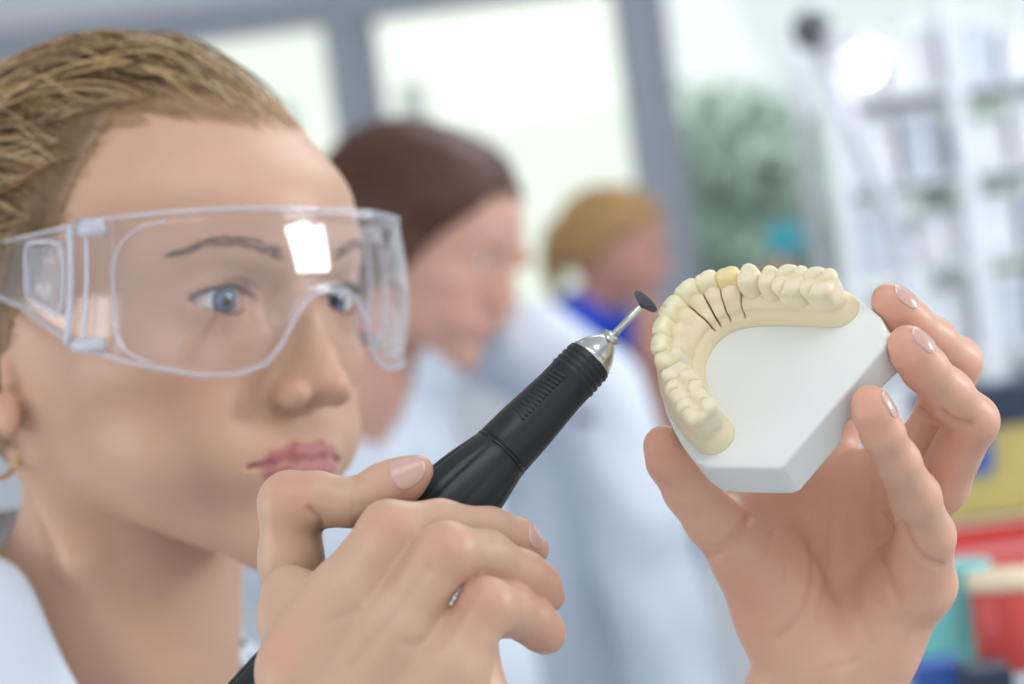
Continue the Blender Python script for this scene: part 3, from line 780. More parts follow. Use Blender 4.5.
def strands(n, seedrange, hgt, steps, step, target, rad, cols, wav, name):
    # roots
    p = []
    while sum(map(len, p)) < n:
        q = rs.normal(size=(n*2, 3)); q /= np.linalg.norm(q, axis=1)[:, None]; q = q*np.array((80, 98, 90))+np.array((0, -2, 40))
        z0 = zh(q); m = (q[:, 2] > z0+seedrange[0]) & (q[:, 2] < z0+seedrange[1]) & (q[:, 1] > -60); p.append(q[m])
    p = np.concatenate(p)[:n]
    for _ in range(5):
        f0, g_ = grad(headf, p); p = p-g_*(f0-.5)[:, None]*.8
    ph = rs.rand(n)*6.28; amp = wav*(.4+rs.rand(n)); hh = hgt*(.35+rs.rand(n)**1.3); off = rs.normal(size=(n, 3))*np.array((14, 6, 12)); paths = [p.copy()]
    fr = .35+rs.rand(n)*.35
    for k in range(steps):
        v = np.array(target)+off-p; v = v/np.linalg.norm(v, axis=1)[:, None]; v[:, 2] += .35*np.clip(1-k/(steps*.5), 0, 1)
        f0, g_ = grad(headf, p); v = v-g_*(v*g_).sum(1)[:, None]; v /= np.maximum(np.linalg.norm(v, axis=1), 1e-6)[:, None]
        sd = np.cross(g_, v)
        v = v+sd*(np.sin(ph+k*fr)*amp)[:, None]
        p = p+v*step
        f0, g_ = grad(headf, p); hk = hh*min(1, .12+(k+1)/7)+np.sin(ph*2+k*fr*1.3)*amp*2.2
        p = p-g_*(f0-np.maximum(hk, 1.0))[:, None]*.9
        paths.append(p.copy())
    A = np.stack(paths, 1)
    V = []; Fq = []; Cc = []; m = A.shape[1]; seg = 3
    T = np.gradient(A, axis=1); T /= np.maximum(np.linalg.norm(T, axis=2), 1e-6)[..., None]
    N = np.cross(T, np.array((.3, .1, 1.))); N /= np.maximum(np.linalg.norm(N, axis=2), 1e-6)[..., None]; Bn = np.cross(T, N)
    taper = np.interp(np.arange(m), (0, 2, m-4, m-1), (.5, 1, 1, .2)); rr = rad*(.6+.8*rs.rand(n))
    rg = []
    for s in range(seg):
        a = s/seg*2*np.pi; rg.append(A+(np.cos(a)*N+np.sin(a)*Bn)*(rr[:, None]*taper)[..., None])
    Vv = np.stack(rg, 2).reshape(-1, 3)
    i0 = (np.arange(n)*m*seg)[:, None, None]; k0 = (np.arange(m-1)*seg)[None, :, None]; s0 = np.arange(seg)[None, None, :]; s1 = (s0+1) % seg
    Fq = np.stack([i0+k0+s0, i0+k0+s1, i0+k0+seg+s1, i0+k0+seg+s0], -1).reshape(-1, 4)
    ci = np.array(cols)[rs.randint(len(cols), size=n)]*(.8+.4*rs.rand(n, 1)); Cc = np.repeat(ci, m*seg, 0)
    return mesh_np(name, L2K(Vv), Fq, hair_m, hair, Cc)
BL = [(.64, .45, .23), (.50, .33, .17), (.30, .18, .09), (.72, .56, .36), (.14, .08, .04), (.50, .34, .18), (.20, .12, .06)]
strands(3600, (-2, 90), 4.6, 26, 5.5, (-30, -98, 28), .42, BL, .16, 'hair_strands')
strands(1700, (0, 70), 9, 24, 6.0, (-45, -80, 40), .5, BL, .55, 'curly_locks')
strands(1900, (-9, 8), 1.8, 13, 5.0, (-45, -80, 40), .16, [(.62, .42, .24), (.5, .34, .2)], .25, 'fine_hairs')
# earrings
gold = mat('gold', (.80, .56, .20), rough=.2, metal=1)
a_ = np.linspace(0, 2*np.pi, 33)
i_ = np.argmin(np.abs(HEAD[0][:, 0]/HEAD[0][:, 1]*F+512-9)*1.0+np.abs(342-HEAD[0][:, 2]/HEAD[0][:, 1]*F-408)+HEAD[0][:, 1]*.05)
lobe = HEAD[0][i_]
V, Fc = tube(np.c_[lobe[0]-3.5+5.5*np.cos(a_), lobe[1]-1+8*np.cos(a_), lobe[2]-17+10.5*np.sin(a_)], 1.0, 10, caps=False)
er = mesh_np('hoop_earring', V, Fc, gold, None); tag(er, 'thin gold hoop earring hanging from the front woman\'s ear', 'earring')
V, Fc = lathe([(0, .8), (.6, 1.5), (1.5, 1.6), (2.0, .7)], lobe+(.6, .3, 2), np.array((0, -1., 0)), np.array((1., 0, 0)), np.array((0, 0, 1.)), 16)
es = mesh_np('ear_stud', V, Fc, mat('silver', (.8, .8, .8), rough=.12, metal=1), None); tag(es, 'tiny silver ear stud in the front woman\'s lobe above the hoop', 'earring')
# collar, coat and sleeves ------------------------------------------------------
def f_coat(p):
    q = (p-HO)@HR.T; x, y, z = q.T; m = np.c_[np.abs(x), y, z]
    d = ell(q, (0, -30, -268), (172, 98, 108))
    d = smin(d, chain(m, [((34, -40, -132), 42), ((104, -52, -192), 44), ((156, -55, -225), 50)], 20), 30)
    d = smin(d, ell(q, (0, -30, -420), (160, 100, 170)), 40)
    d = smin(d, chain(p, [(sR, 62), (eR+(0, 0, -6), 48), (K(322, 1180, 642), 36), (K(331, 1060, 645), 34)], 14), 24)
    d = smin(d, chain(p, [(sL, 60), (eL+(0, 0, -6), 48), (K(800, 960, 780), 40), (K(812, 850, 774), 38)], 14), 24)
    inner = d+3.5
    opening = np.minimum(cone(q, (0, 0, -60), (0, -4, -150), 58, 55), cone(q, (0, 20, -140), (0, 95, -290), 46, 12))
    return smax(np.maximum(d, -inner), -opening, 3)
# standing collar and lapel
ct = cr([(0, -80, -66), (-38, -64, -68), (-58, -30, -76), (-60, -3, -86), (-63, 30, -124), (-46, 62, -170), (-12, 88, -240)], 8)
cb = cr([(0, -104, -118), (-62, -88, -122), (-96, -40, -140), (-98, 8, -160), (-88, 50, -196), (-60, 78, -226), (-14, 92, -262)], 8)
for sg in (-1, 1):
    V = []; m_ = len(ct); dn_ = np.array((0, -14, -34.)) if sg > 0 else np.zeros(3)
    for k in range(9):
        t = k/8; V.append(dn_*np.clip(np.arange(m_)/24, 0, 1)[:, None]*np.array((-sg, 1, 1))+(ct*(1-t)+cb*t+np.array((0, 0, 1.))*(7*math.sin(t*math.pi)))*np.array((-sg, 1, 1)))
    V = np.concatenate(V); dn = (V-np.array((0, -5, 0)))*np.array((1, 1, 0)); dn /= np.linalg.norm(dn, axis=1)[:, None]; V2 = V-dn*3; n_v = len(V); V = np.concatenate([V, V2])
    Fc = []
    for k in range(8):
        for i in range(m_-1):
            q = (k*m_+i, k*m_+i+1, (k+1)*m_+i+1, (k+1)*m_+i); Fc += [q, tuple(j+n_v for j in reversed(q))]
    for i in range(m_-1): Fc += [(i+1, i, i+n_v, i+1+n_v), (8*m_+i, 8*m_+i+1, 8*m_+i+1+n_v, 8*m_+i+n_v)]
    mesh_np('collar', L2K(V), Fc, coat_m, woman)
P, Q = nets(f_coat, (-440, 520, -560), (260, 1200, -110), 4.2, slack=1.5)
P = relax(P, Q, 2, .5)
coat = mesh_np('lab_coat', P, Q, coat_m, woman)
# goggles ----------------------------------------------------------------------
PR = np.array([(0, 108), (20, 107), (38, 103.8), (52, 99), (63, 92.5), (70, 85), (74.5, 77), (77, 63), (78.5, 45), (79, 25), (79, 5), (78, -25)], float)
prc = cr(PR, 10); al = np.r_[0, np.cumsum(np.linalg.norm(np.diff(prc, axis=0), axis=1))]
def gs(s, z):                                         # s = signed arc length (mm), negative towards the near side
    s = np.asarray(s, float); z = np.asarray(z, float); a = np.abs(s)
    x = np.interp(a, al, prc[:, 0]); y = np.interp(a, al, prc[:, 1])
    dz = (z-22)/34
    fr_ = np.clip((y-40)/60, 0, 1)
    return np.stack([np.sign(s)*(x-1.6*dz*dz), y-5.5*dz*dz*fr_, z+0*s], -1)
def proj(q): k = L2K(q); return 512+k[..., 0]/k[..., 1]*F, 342-k[..., 2]/k[..., 1]*F
def inv(px, py):
    ss = -np.linspace(0, al[-1], 900); z = np.full(900, 22.)
    for _ in range(4):
        x_, y_ = proj(gs(ss, z)); z = z+(y_-py)/2.65
    i = np.argmin(np.abs(x_-px)); return -ss[i], z[i]
top = [inv(*q) for q in ((0, 243), (50, 231), (100, 220), (150, 214), (200, 210), (250, 208), (300, 209), (322, 210))]
bot = [inv(*q) for q in ((0, 298), (22, 307), (50, 329), (85, 349), (113, 358), (150, 367), (195, 375), (240, 374), (266, 364), (281, 346), (293, 322), (305, 302), (319, 291))]
top = sorted(top); bot = sorted(bot)
ts, tz = zip(*top); bs, bz = zip(*bot)
def ztop(a): return np.interp(a, ts, tz)
def zbot(a): return np.interp(a, bs, bz)
lensL = [inv(*q) for q in ((164, 221), (138, 229), (121, 244), (113.5, 262), (113, 298), (115, 327), (126, 350), (150, 363))]
s_l = max(q[0] for q in lensL)
clear = clear_mat('clear_polycarbonate', haze=.008, rough=.02, tint=(.985, .988, 1.0))
rimm = clear_mat('clear_rim', haze=.24, rough=.06, tint=(.94, .95, .97), body=(.86, .88, .96))
ribm = clear_mat('frosted_rib', haze=.5, rough=.1, tint=(.88, .9, .95), body=(.80, .83, .92))
gog = empty('safety_goggles', K2W(L2K((0, 60, 20))), 'clear plastic wraparound safety goggles with vented side shields on the woman\'s face', 'goggles')
def sheet(s0, s1, zt, zb, ns, nz, name, m, th=1.6, parent=gog, holes=()):
    ss = np.linspace(s0, s1, ns); V = []; Fc = []
    for s in ss:
        a, b = zb(abs(s)), zt(abs(s)); V.append(gs(np.full(nz, s), np.linspace(a, b, nz)))
    V = np.stack(V); dS = np.gradient(V, axis=0); dZ = np.gradient(V, axis=1); Nn_ = np.cross(dS, dZ); Nn_ /= np.linalg.norm(Nn_, axis=2)[..., None]
    if Nn_[ns//2, nz//2, 1]+Nn_[0, 0, 0]*np.sign(V[0, 0, 0]) < 0: Nn_ = -Nn_
    Vi = V-Nn_*th; n = ns*nz; A = np.concatenate([V.reshape(-1, 3), Vi.reshape(-1, 3)])
    for i in range(ns-1):
        for j in range(nz-1):
            q = (i*nz+j, (i+1)*nz+j, (i+1)*nz+j+1, i*nz+j+1); Fc.append(q); Fc.append(tuple(k+n for k in reversed(q)))
    rim = [(i*nz, (i+1)*nz) for i in range(ns-1)]+[((ns-1)*nz+j, (ns-1)*nz+j+1) for j in range(nz-1)]+[((i+1)*nz+nz-1, i*nz+nz-1) for i in range(ns-1)]+[(j+1, j) for j in range(nz-1)]
    for a, b in rim: Fc.append((b, a, a+n, b+n))
    return mesh_np(name, L2K(A), Fc, m, parent)
sheet(-s_l, s_l, lambda a: ztop(a)-.8, lambda a: zbot(a)+.6, 121, 18, 'lens', clear)
for sg in (-1, 1):
    s0, s1 = sorted((sg*s_l, sg*(al[-1]-1)))
    sheet(s0, s1, lambda a: ztop(a), lambda a: zbot(a), 40, 14, 'side_shield', clear)
def bead(pts, r, name, m, seg=8, parent=gog, closed=False):
    V, Fc = tube(L2K(pts), r, seg, caps=not closed); return mesh_np(name, V, Fc, m, parent)
ss = np.linspace(-al[-1], al[-1], 160)
bead(gs(ss, ztop(np.abs(ss))), 1.15, 'top_rim', rimm)
ss2 = np.linspace(-al[-1], al[-1], 260)
bead(gs(ss2, zbot(np.abs(ss2))), 1.15, 'bottom_rim', rimm)
ss3 = np.linspace(-22, 22, 60)                          # thicker moulded nose bridge
nb = gs(ss3, zbot(np.abs(ss3))+1.5); nb[:, 1] -= 2.5
bead(nb, 2.2, 'nose_bridge', clear, 12)
for sg in (-1, 1):
    L_ = cr(np.array([(q[0], q[1]) for q in lensL]), 6)
    if sg < 0: bead(gs(-L_[:, 0], L_[:, 1]), .75, 'lens_edge', rimm)
    else: bead(gs(L_[:, 0], L_[:, 1]), .75, 'lens_edge', rimm)
# brow guard: the top edge turns back towards the forehead
bt = gs(ss, ztop(np.abs(ss))); V = []; back = np.clip((bt[:, 1]-30)/60, 0, 1)*12
for k in range(5): V.append(bt+np.stack([-bt[:, 0]*0-np.sign(ss)*k*.35, -back*k/4, np.full(len(ss), 0.6*k/4)], -1))
V = np.concatenate(V); n = len(ss)
Fc = [(k*n+i, k*n+i+1, (k+1)*n+i+1, (k+1)*n+i) for k in range(4) for i in range(n-1)]
mesh_np('brow_guard', L2K(V), Fc, clear, gog)
def box_on(px0, px1, py0, py1, th, name, m, sg=-1, parent=gog, n=4, slant=0):
    """a moulded raised block on the near (sg=-1) or far side shield"""
    a0, z1 = inv(px0, py0); a1, z0 = inv(px1, py1); A = []
    for out in (.9+th, -.9):
        for i in range(n):
            for j in range(n):
                s = (a0+(a1-a0)*i/(n-1)); z = z0+(z1-z0)*j/(n-1); q = gs(np.array(s+slant*(j/(n-1)-.5)), np.array(z))
                q = q*np.array((-1 if sg < 0 else 1, 1, 1)) if q[0]*sg < 0 else q
                nn = unit(gs(np.array(s+.5), np.array(z))-gs(np.array(s-.5), np.array(z))); no = np.array((abs(nn[1]), abs(nn[0])*1, 0)); no[0] *= sg
                e = min(i, j, n-1-i, n-1-j) == 0
                A.append(q+no*(out if not (e and out > 0) else out*.45))
    A = np.array(A); m_ = n*n; Fc = []
    for i in range(n-1):
        for j in range(n-1):
            q = (i*n+j, (i+1)*n+j, (i+1)*n+j+1, i*n+j+1); Fc += [q, tuple(k+m_ for k in reversed(q))]
    rim = [(i*n, (i+1)*n) for i in range(n-1)]+[((n-1)*n+j, (n-1)*n+j+1) for j in range(n-1)]+[((i+1)*n+n-1, i*n+n-1) for i in range(n-1)]+[(j+1, j) for j in range(n-1)]
    for a, b in rim: Fc.append((b, a, a+m_, b+m_))
    return mesh_np(name, L2K(A), Fc, m, parent)
for sg in (-1, 1):
    box_on(78, 106, 219, 236, 2.6, 'hinge_clip', ribm, sg)
    box_on(70, 104, 338, 353, 2.2, 'lower_clip', ribm, sg)
    for x0, x1 in ((72, 78), (88, 92)):
        a0, za = inv(x0, 226); a1, zb_ = inv(x0-3, 345); a2, zc = inv(x0+1, 285)
        q = cr([gs(np.array(sg*a0), np.array(za)), gs(np.array(sg*a2), np.array(zc)), gs(np.array(sg*a1), np.array(zb_))], 10)
        q[:, 0] += sg*1.2; bead(q, 1.3 if x0 < 80 else .8, 'shield_rib', ribm)
    fr_m = box_on(30, 64, 243, 312, .9, 'vent_panel', clear, sg)
    for k in range(6):
        x = 34+k*5.2; yb = 296+k*2.4
        a0, za = inv(x+2, 247); a1, zb_ = inv(x-1, yb)
        q = cr([gs(np.array(sg*a0), np.array(za)), gs(np.array(sg*a1), np.array(zb_))], 6); q[:, 0] += sg*1.8
        bead(q, .5, 'vent_slat', ribm, parent=gog)
    fr_ = [inv(*q) for q in ((64, 244), (47, 242), (30, 246), (29, 270), (31, 296), (46, 306), (62, 313), (66, 280), (64, 244))]
    vf = gs(np.array([sg*q[0] for q in fr_]), np.array([q[1] for q in fr_])); vf[:, 0] += sg*1.4; bead(cr(vf, 4), .9, 'vent_frame', ribm)
    arm_ = cr([gs(np.array(sg*(al[-1]-22)), np.array(30.)), gs(np.array(sg*(al[-1]-4)), np.array(28.)), np.array((sg*77.5, -34, 22)), np.array((sg*73, -52, 8))], 8)
    bead(arm_, 2.2, 'temple_arm', rimm)

# ================================================================== people behind
BP, BQ = nets(head_sdf(ear=True), (-84, -105, -215), (84, 124, 128), 2.4, slack=1.5)
bax = np.c_[np.abs(BP[:, 0]), BP[:, 1], BP[:, 2]]
upb = chain(bax, [((0, 94, -36.4), 4.4), ((16, 90, -38), 3.2), ((24, 83.8, -40.6), 1.8)], 2); lob = chain(bax, [((0, 93, -44.4), 5.4), ((17, 88.4, -43.2), 3.2), ((24, 83.8, -41.4), 1.8)], 2)
liB = np.clip(1-np.minimum(upb, lob)/1.5, 0, 1)*(BP[:, 1] > 78)
def person_behind(label, yaw, pitch, roll, nose, skinc, hairc, hairfn, body_f, body_lo, body_hi, cloth, cloth_name, arm_f=None, group=None, hair_off=8, wz=84):
    R_ = frame(yaw, pitch, roll); O = nose-np.array((0, 113, -11))@R_
    k = lambda q: np.asarray(q, float)@R_+O
    root = empty('person', K2W(k((0, -20, -450))), label, 'person', group)
    P_, Q_ = BP, BQ; col = np.tile(skinc, (len(P_), 1)); col = blend(col, liB*.7, (.58, .2, .2))
    col = blend(col, .35*np.exp(-(((bax-(42, 66, -14))/(20, 26, 16))**2).sum(1)), (.78, .36, .28))
    parts = [(k(P_), Q_, col)]
    if arm_f is not None:
        f, lo, hi = arm_f; A, B = nets(f, lo, hi, 4, slack=1.3); parts.append((A, B, np.tile(skinc, (len(A), 1))))
    j = joinm(parts); mesh_np('body', j[0], j[1], skin, root, j[2])
    for sg in (-1, 1): eyeball(sg, root, R_, O, k((32*sg, 600, -60)), 16)
    def fh(p): return smax(headf(p)-hair_off, -hairfn(p)*.7, 6)
    A, B = nets(fh, (-100, -125, -90), (100, 108, 150), 4, slack=2); A = relax(A, B, 2, .5)
    hc = np.tile(hairc, (len(A), 1))*(.8+.4*np.random.rand(len(A), 1))
    hr_ = mesh_np('hair', k(A), B, hair_m, root, hc)
    n = 160                                                   # locks lying over the cap
    q = np.random.RandomState(4).normal(size=(n*4, 3)); q /= np.linalg.norm(q, axis=1)[:, None]; q = q*np.array((80, 98, 90))+np.array((0, -2, 40)); q = q[hairfn(q) > 4][:n]
    pts = [q]; 
    for _ in range(12):
        p = pts[-1]; v = np.array((0, -98, 0))-p; v /= np.linalg.norm(v, axis=1)[:, None]; p = p+v*9; f0, g_ = grad(headf, p, 1.); pts.append(p-g_*(f0-hair_off)[:, None])
    A = np.stack(pts, 1); V, Fc = merge([tube(k(a), [1.2]*12+[.3], 4) for a in A]); c4 = np.tile(np.array(hairc)*1.5, (len(V), 1)); mesh_np('hair_locks', V, Fc, hair_m, root, c4)
    def wrapped(p):
        q = (p-O)@R_.T
        return smin(body_f(p), smax(headf(q)-9, (q[:, 2]+wz+.35*q[:, 1])*.8, 5), 20)
    A, B = nets(wrapped, body_lo, body_hi, 6, slack=1.3); A = relax(A, B, 1, .5)
    mesh_np(cloth_name, A, B, cloth, root)
    return root, k, R_
def capf(z0, y_slope=0.0, back=-40):
    def f(p):
        ph = np.degrees(np.arctan2(np.abs(p[:, 0]), p[:, 1]+5)); return p[:, 2]-np.interp(ph, (0, 30, 50, 65, 80, 100, 180), z0)
    return f
# dark-haired technician bending over the bench
n2 = K(517, 305, 2120)
def body2(p):
    p = p+np.array((0, 0, 38))
    d = ell(p, K(395, 760, 2260), (155, 110, 300)); d = smin(d, chain(p, [(K(350, 490, 2240), 74), (K(435, 480, 2270), 66)], 30), 40)
    d = smin(d, chain(p, [(K(350, 510, 2180), 60), (K(400, 700, 2100), 52), (K(560, 800, 2000), 44)], 20), 20)
    return smax(d, -ell(p, K(420, 405, 2240), (62, 70, 60)), 10)
person_behind('person with swept dark brown hair and white coat, head bowed, directly behind the goggled woman', 74, -17, 2, n2, (.62, .35, .28), (.075, .030, .018),
              capf((90, 78, 44, 4, -28, -48, -60)), body2, (-440, 1880, -800), (280, 2480, 30), coat_m, 'lab_coat', hair_off=8, wz=165)
# colleague in a white coat beyond, face almost covered
n3 = K(533, 262, 2540)
def body3(p):
    p = p-np.array((0, 150, 0))
    d = ell(p, K(570, 680, 2480), (120, 110, 320)); d = smin(d, chain(p, [(K(530, 354, 2480), 60), (K(590, 392, 2430), 58)], 20), 20)
    d = smin(d, chain(p, [(K(598, 398, 2400), 58), (K(650, 560, 2330), 54), (K(695, 740, 2240), 50)], 20), 22)
    fold = 3.0*np.sin(p[:, 2]/17+p[:, 0]/23)*np.sin(p[:, 0]/31+1)
    return d+fold
r3, k3, _ = person_behind('person in a wide white coat, face mostly hidden behind the dark-haired technician', 80, -4, 0, n3, (.60, .33, .24), (.13, .07, .04),
              capf((88, 84, 74, 60, 20, -30, -50)), body3, (-240, 2300, -800), (320, 2830, 90), coat_m, 'lab_coat', hair_off=9)
def slab(c, X, Y, Z, sx, sy, sz, name, m, parent=None, bev=.12):
    """bevelled box from camera-aligned mm centre and axes"""
    V = []; b = bev*min(sx, sy, sz)
    import itertools
    me = bpy.data.meshes.new(name)
    return box_w(name, K2W(c), (unit(X)@KWn.T, unit(Y)@KWn.T, unit(Z)@KWn.T), (sx/1000, sy/1000, sz/1000), m, parent, b/1000)
import bmesh
def box_w(name, c, axes, size, m, parent=None, bev=.002, seg=2):
    bm = bmesh.new(); bmesh.ops.create_cube(bm, size=1)
    R_ = Matrix([[axes[j][i] for j in range(3)] for i in range(3)])
    for v in bm.verts: v.co = Vector((v.co.x*size[0], v.co.y*size[1], v.co.z*size[2]))
    if bev > 0: bmesh.ops.bevel(bm, geom=list(bm.edges), offset=bev, segments=seg, profile=.6, affect='EDGES', clamp_overlap=True)
    for v in bm.verts: v.co = R_@v.co+Vector(c)
    me = bpy.data.meshes.new(name); bm.to_mesh(me); bm.free()
    return link(name, me, m, parent, smooth=False)
AX = (np.array((1., 0, 0)), np.array((0, 1., 0)), np.array((0, 0, 1.)))
def box(name, x0, x1, y0, y1, z0, z1, m, parent=None, bev=.002):
    return box_w(name, ((x0+x1)/2, (y0+y1)/2, (z0+z1)/2), AX, (x1-x0, y1-y0, z1-z0), m, parent, bev)
# pen and badge clipped to the coats
pen = mat('dark_pen', (.06, .07, .10), rough=.4)
c = K(588, 418, 2485); V, Fc = tube([c+(-14, 0, 3), c+(0, -3, 0), c+(14, 0, -2)], [4, 4.5, 3.5], 10)
po = mesh_np('pocket_pen', V, Fc, pen, None); tag(po, 'dark pen in the breast pocket of the wide white coat', 'pen')
# woman in blue far behind
blue = mat('blue_shirt', (.015, .07, .60), rough=.75)
n4 = K(671, 272, 4150)
def body4(p):
    d = ell(p, K(610, 520, 4260), (170, 120, 300)); d = smin(d, chain(p, [(K(582, 322, 4260), 62), (K(632, 332, 4230), 55)], 30), 30)
    return smax(d, -ell(p, K(648, 290, 4190), (50, 80, 55)), 12)
def arm4(p): return chain(p, [(K(640, 385, 4080), 42), (K(662, 440, 3980), 40), (K(655, 350, 3900), 33), (K(648, 318, 3890), 26)], 12)
def hair4(p):
    q = capf((88, 80, 62, 44, 20, -20, -40))(p); return q
r4, k4, R4 = person_behind('woman with blonde ponytail in a bright blue top, far back by the window', 76, -8, 2, n4, (.60, .31, .25), (.40, .23, .09),
              hair4, body4, (-180, 4060, -800), (520, 4440, 150), blue, 'blue_top', arm_f=(arm4, (140, 3820, -240), (330, 4180, 60)), hair_off=11)
tail = cr([k4((0, -80, 50)), k4((0, -100, 30)), k4((0, -104, -10)), k4((5, -100, -50)), k4((5, -92, -90))], 6)
V, Fc = tube(tail, np.interp(np.arange(len(tail)), (0, 5, 12, 18, 24), (12, 28, 28, 20, 5)), 14)
mesh_np('ponytail', V, Fc, hair_m, r4, np.tile((.42, .25, .10), (len(V), 1)))

# ================================================================== room
YW = 5.2
wallm = mat('wall_paint', (.72, .76, .80), rough=.8); framem = mat('window_frame_grey', (.33, .36, .42), rough=.45, metal=.0)
ceilm = mat('ceiling_paint', (.70, .73, .76), rough=.85); floorm = mat('vinyl_floor', (.45, .47, .48), rough=.35, noise=(6, .05))
def st(o): o['kind'] = 'structure'; return o
st(box('floor', -5, 5, -3, YW, -.1, 0, floorm, bev=0)); st(box('ceiling', -5, 5, -3, YW+.3, 2.9, 3.0, ceilm, bev=0))
HZ = 2.12
st(box('wall_back', -5, 5, YW, YW+.2, HZ+.05, 2.9, ceilm, bev=0)); 
wb = st(box('wall_sill', -5, 5, YW, YW+.2, 0, 1.32, wallm, bev=0))
def X_at(px, py, d): return float(W(px, py, d*1000)[0])
xs = [-2.9, -1.9, X_at(352, 110, YW), X_at(645, 110, YW), X_at(1060, 60, YW), 2.6, 3.6]
st(box('trim_1', -5, 5, YW-.05, YW, HZ-.02, HZ+.06, framem)); st(box('trim_2', -5, 5, YW-.06, YW, 1.30, 1.35, framem))
glass = clear_mat('window_glass', haze=.0, rough=.01, tint=(.96, .985, .97))
wn = 1
for a, b in zip(xs[:-1], xs[1:]):
    root = empty('window_%d' % wn, (0.5*(a+b), YW, 1.65)); root['kind'] = 'structure'; wn += 1
    box('mullion', a-.042, a+.042, YW-.04, YW+.06, 1.32, HZ, framem, root, .006)
    box('window_frame', a+.042, a+.075, YW-.02, YW+.04, 1.34, HZ-.02, framem, root, .003)
    box('glass_pane', a+.07, b-.045, YW+.01, YW+.016, 1.34, HZ-.02, glass, root, 0)
# outside
grass = mat('lawn', (.22, .30, .16), rough=.9, noise=(3, .2))
g_ = box('ground', -40, 40, YW+.3, 60, -.3, -.1, mat('pavement', (.6, .6, .58), rough=.9), bev=0); g_['kind'] = 'structure'
fac = mat('render_wall', (.80, .83, .76), rough=.9, noise=(1.2, .02))
bl = empty('building', (-1.6, 13.5, -.1), 'pale green rendered building seen through the middle window panes', 'building')
box('facade', -3.6, .98, 13.0, 16, -.1, 7, fac, bl, .02)
box('roof_edge', -3.7, 1.05, 12.8, 13.1, 6.9, 7.2, framem, bl)
dk = mat('dark_glass', (.20, .24, .24), rough=.2)
box('window_pane', X_at(398, 90, 13), X_at(424, 90, 13), 12.96, 13.02, 1.2, float(W(410, 82, 12980)[2]), dk, bl, .01)
box('door_pane', X_at(262, 90, 13), X_at(290, 90, 13), 12.96, 13.02, 0.2, float(W(270, 108, 12980)[2]), dk, bl, .01)
leafm = mat('leaves', (.16, .27, .13), rough=.7, attr='Col'); bark = mat('bark', (.16, .12, .09), rough=.9)
def tree(px, py, d, rx, rz, n, seed, label):
    rs_ = np.random.RandomState(seed); c = W(px, py, d*1000); root = empty('tree', (c[0], c[1], -.1), label, 'tree')
    V, Fc = tube([(c[0], c[1], -.1), (c[0]+.05, c[1], c[2]*.5), (c[0], c[1], c[2])], [.12, .09, .05], 10); mesh_np('trunk', V, Fc, bark, root, world=True)
    q = rs_.normal(size=(n, 3)); q /= np.linalg.norm(q, axis=1)[:, None]; q *= (rs_.rand(n, 1)**.4)*np.array((rx, rx, rz)); q *= 1+.25*np.sin(q[:, :1]*7+q[:, 2:]*9)
    q += c; a = rs_.normal(size=(n, 3)); a /= np.linalg.norm(a, axis=1)[:, None]; b = np.cross(a, rs_.normal(size=(n, 3))); b /= np.linalg.norm(b, axis=1)[:, None]
    s_ = .07*(.6+rs_.rand(n, 1)); V = np.stack([q-a*s_, q-b*s_*.5, q+a*s_, q+b*s_*.5], 1).reshape(-1, 3); Fq = np.arange(n*4).reshape(-1, 4)
    cc = np.repeat(np.array(((.40, .52, .42), (.50, .60, .50), (.34, .46, .38)))[rs_.randint(3, size=n)], 4, 0)  # leaf greens paled so the colour itself carries the lens haze
    mesh_np('foliage', V, Fq, leafm, root, cc, world=True, smooth=False)
tree(772, 205, 9.0, .42, .50, 2600, 1, 'green leafy tree outside the right-hand window pane')
tree(1010, 190, 10.5, .40, .35, 1800, 2, 'smaller green tree outside near the right edge of the window')
tree(706, 262, 11.9, .30, .28, 900, 3, 'low green bush outside beside the grey window post')
# storage rack with clear and white boxes
rackm = mat('rack_metal', (.75, .78, .83), rough=.4, metal=.1); boxm = mat('box_white', (.84, .86, .90), rough=.4, coat=.3)
boxb = mat('box_grey_blue', (.62, .67, .76), rough=.35, coat=.3); lidm = mat('box_lid', (.86, .88, .92), rough=.25)
yr = 3.3; xa, xb = X_at(842, 300, yr), X_at(1090, 300, yr)
rk = empty('storage_rack', ((xa+xb)/2, yr, 0), 'grey metal storage rack full of pale boxes at the right by the window', 'rack')
for x in (xa, (xa+xb)/2, xb):
    for y in (yr-.12, yr+.16): box('post', x-.012, x+.012, y-.012, y+.012, 0, 1.76, rackm, rk)
zs = [1.14, 1.26, 1.38, 1.50, 1.62]
for z in [.4, .8]+zs: box('shelf', xa, xb, yr-.13, yr+.17, z-.008, z, rackm, rk, .001)
rr = random.Random(3); first = None; nb_ = 0
words_c = ('white', 'grey-blue')
rows = ('top', 'second', 'third', 'fourth', 'lowest')
for zi, z in enumerate(zs):
    x = xa+.02; k = 0
    while x < xb-.09:
        wd = (.066, .056, .072)[(k+zi) % 3]; hh = (.085, .07, .095)[(k*2+zi) % 3]; t = (k+zi*2) % 3 == 1
        o = empty('storage_box', (x+wd/2, yr, z), '%s storage box, number %s from the left' % (words_c[t], k+1), 'box', 'boxes on the storage rack')
        o['label'] = '%s lidded storage box on the %s shelf of the rack, %s from the left' % (words_c[t], rows[4-zi], ('first', 'second', 'third', 'fourth', 'fifth', 'sixth', 'seventh')[k])
        box('tub', x, x+wd, yr-.095, yr+.08, z+.0015, z+hh*.86, boxb if t else boxm, o, .004); box('lid', x-.003, x+wd+.003, yr-.099, yr+.084, z+hh*.86, z+hh, lidm, o, .003)
        x += wd+.012; k += 1
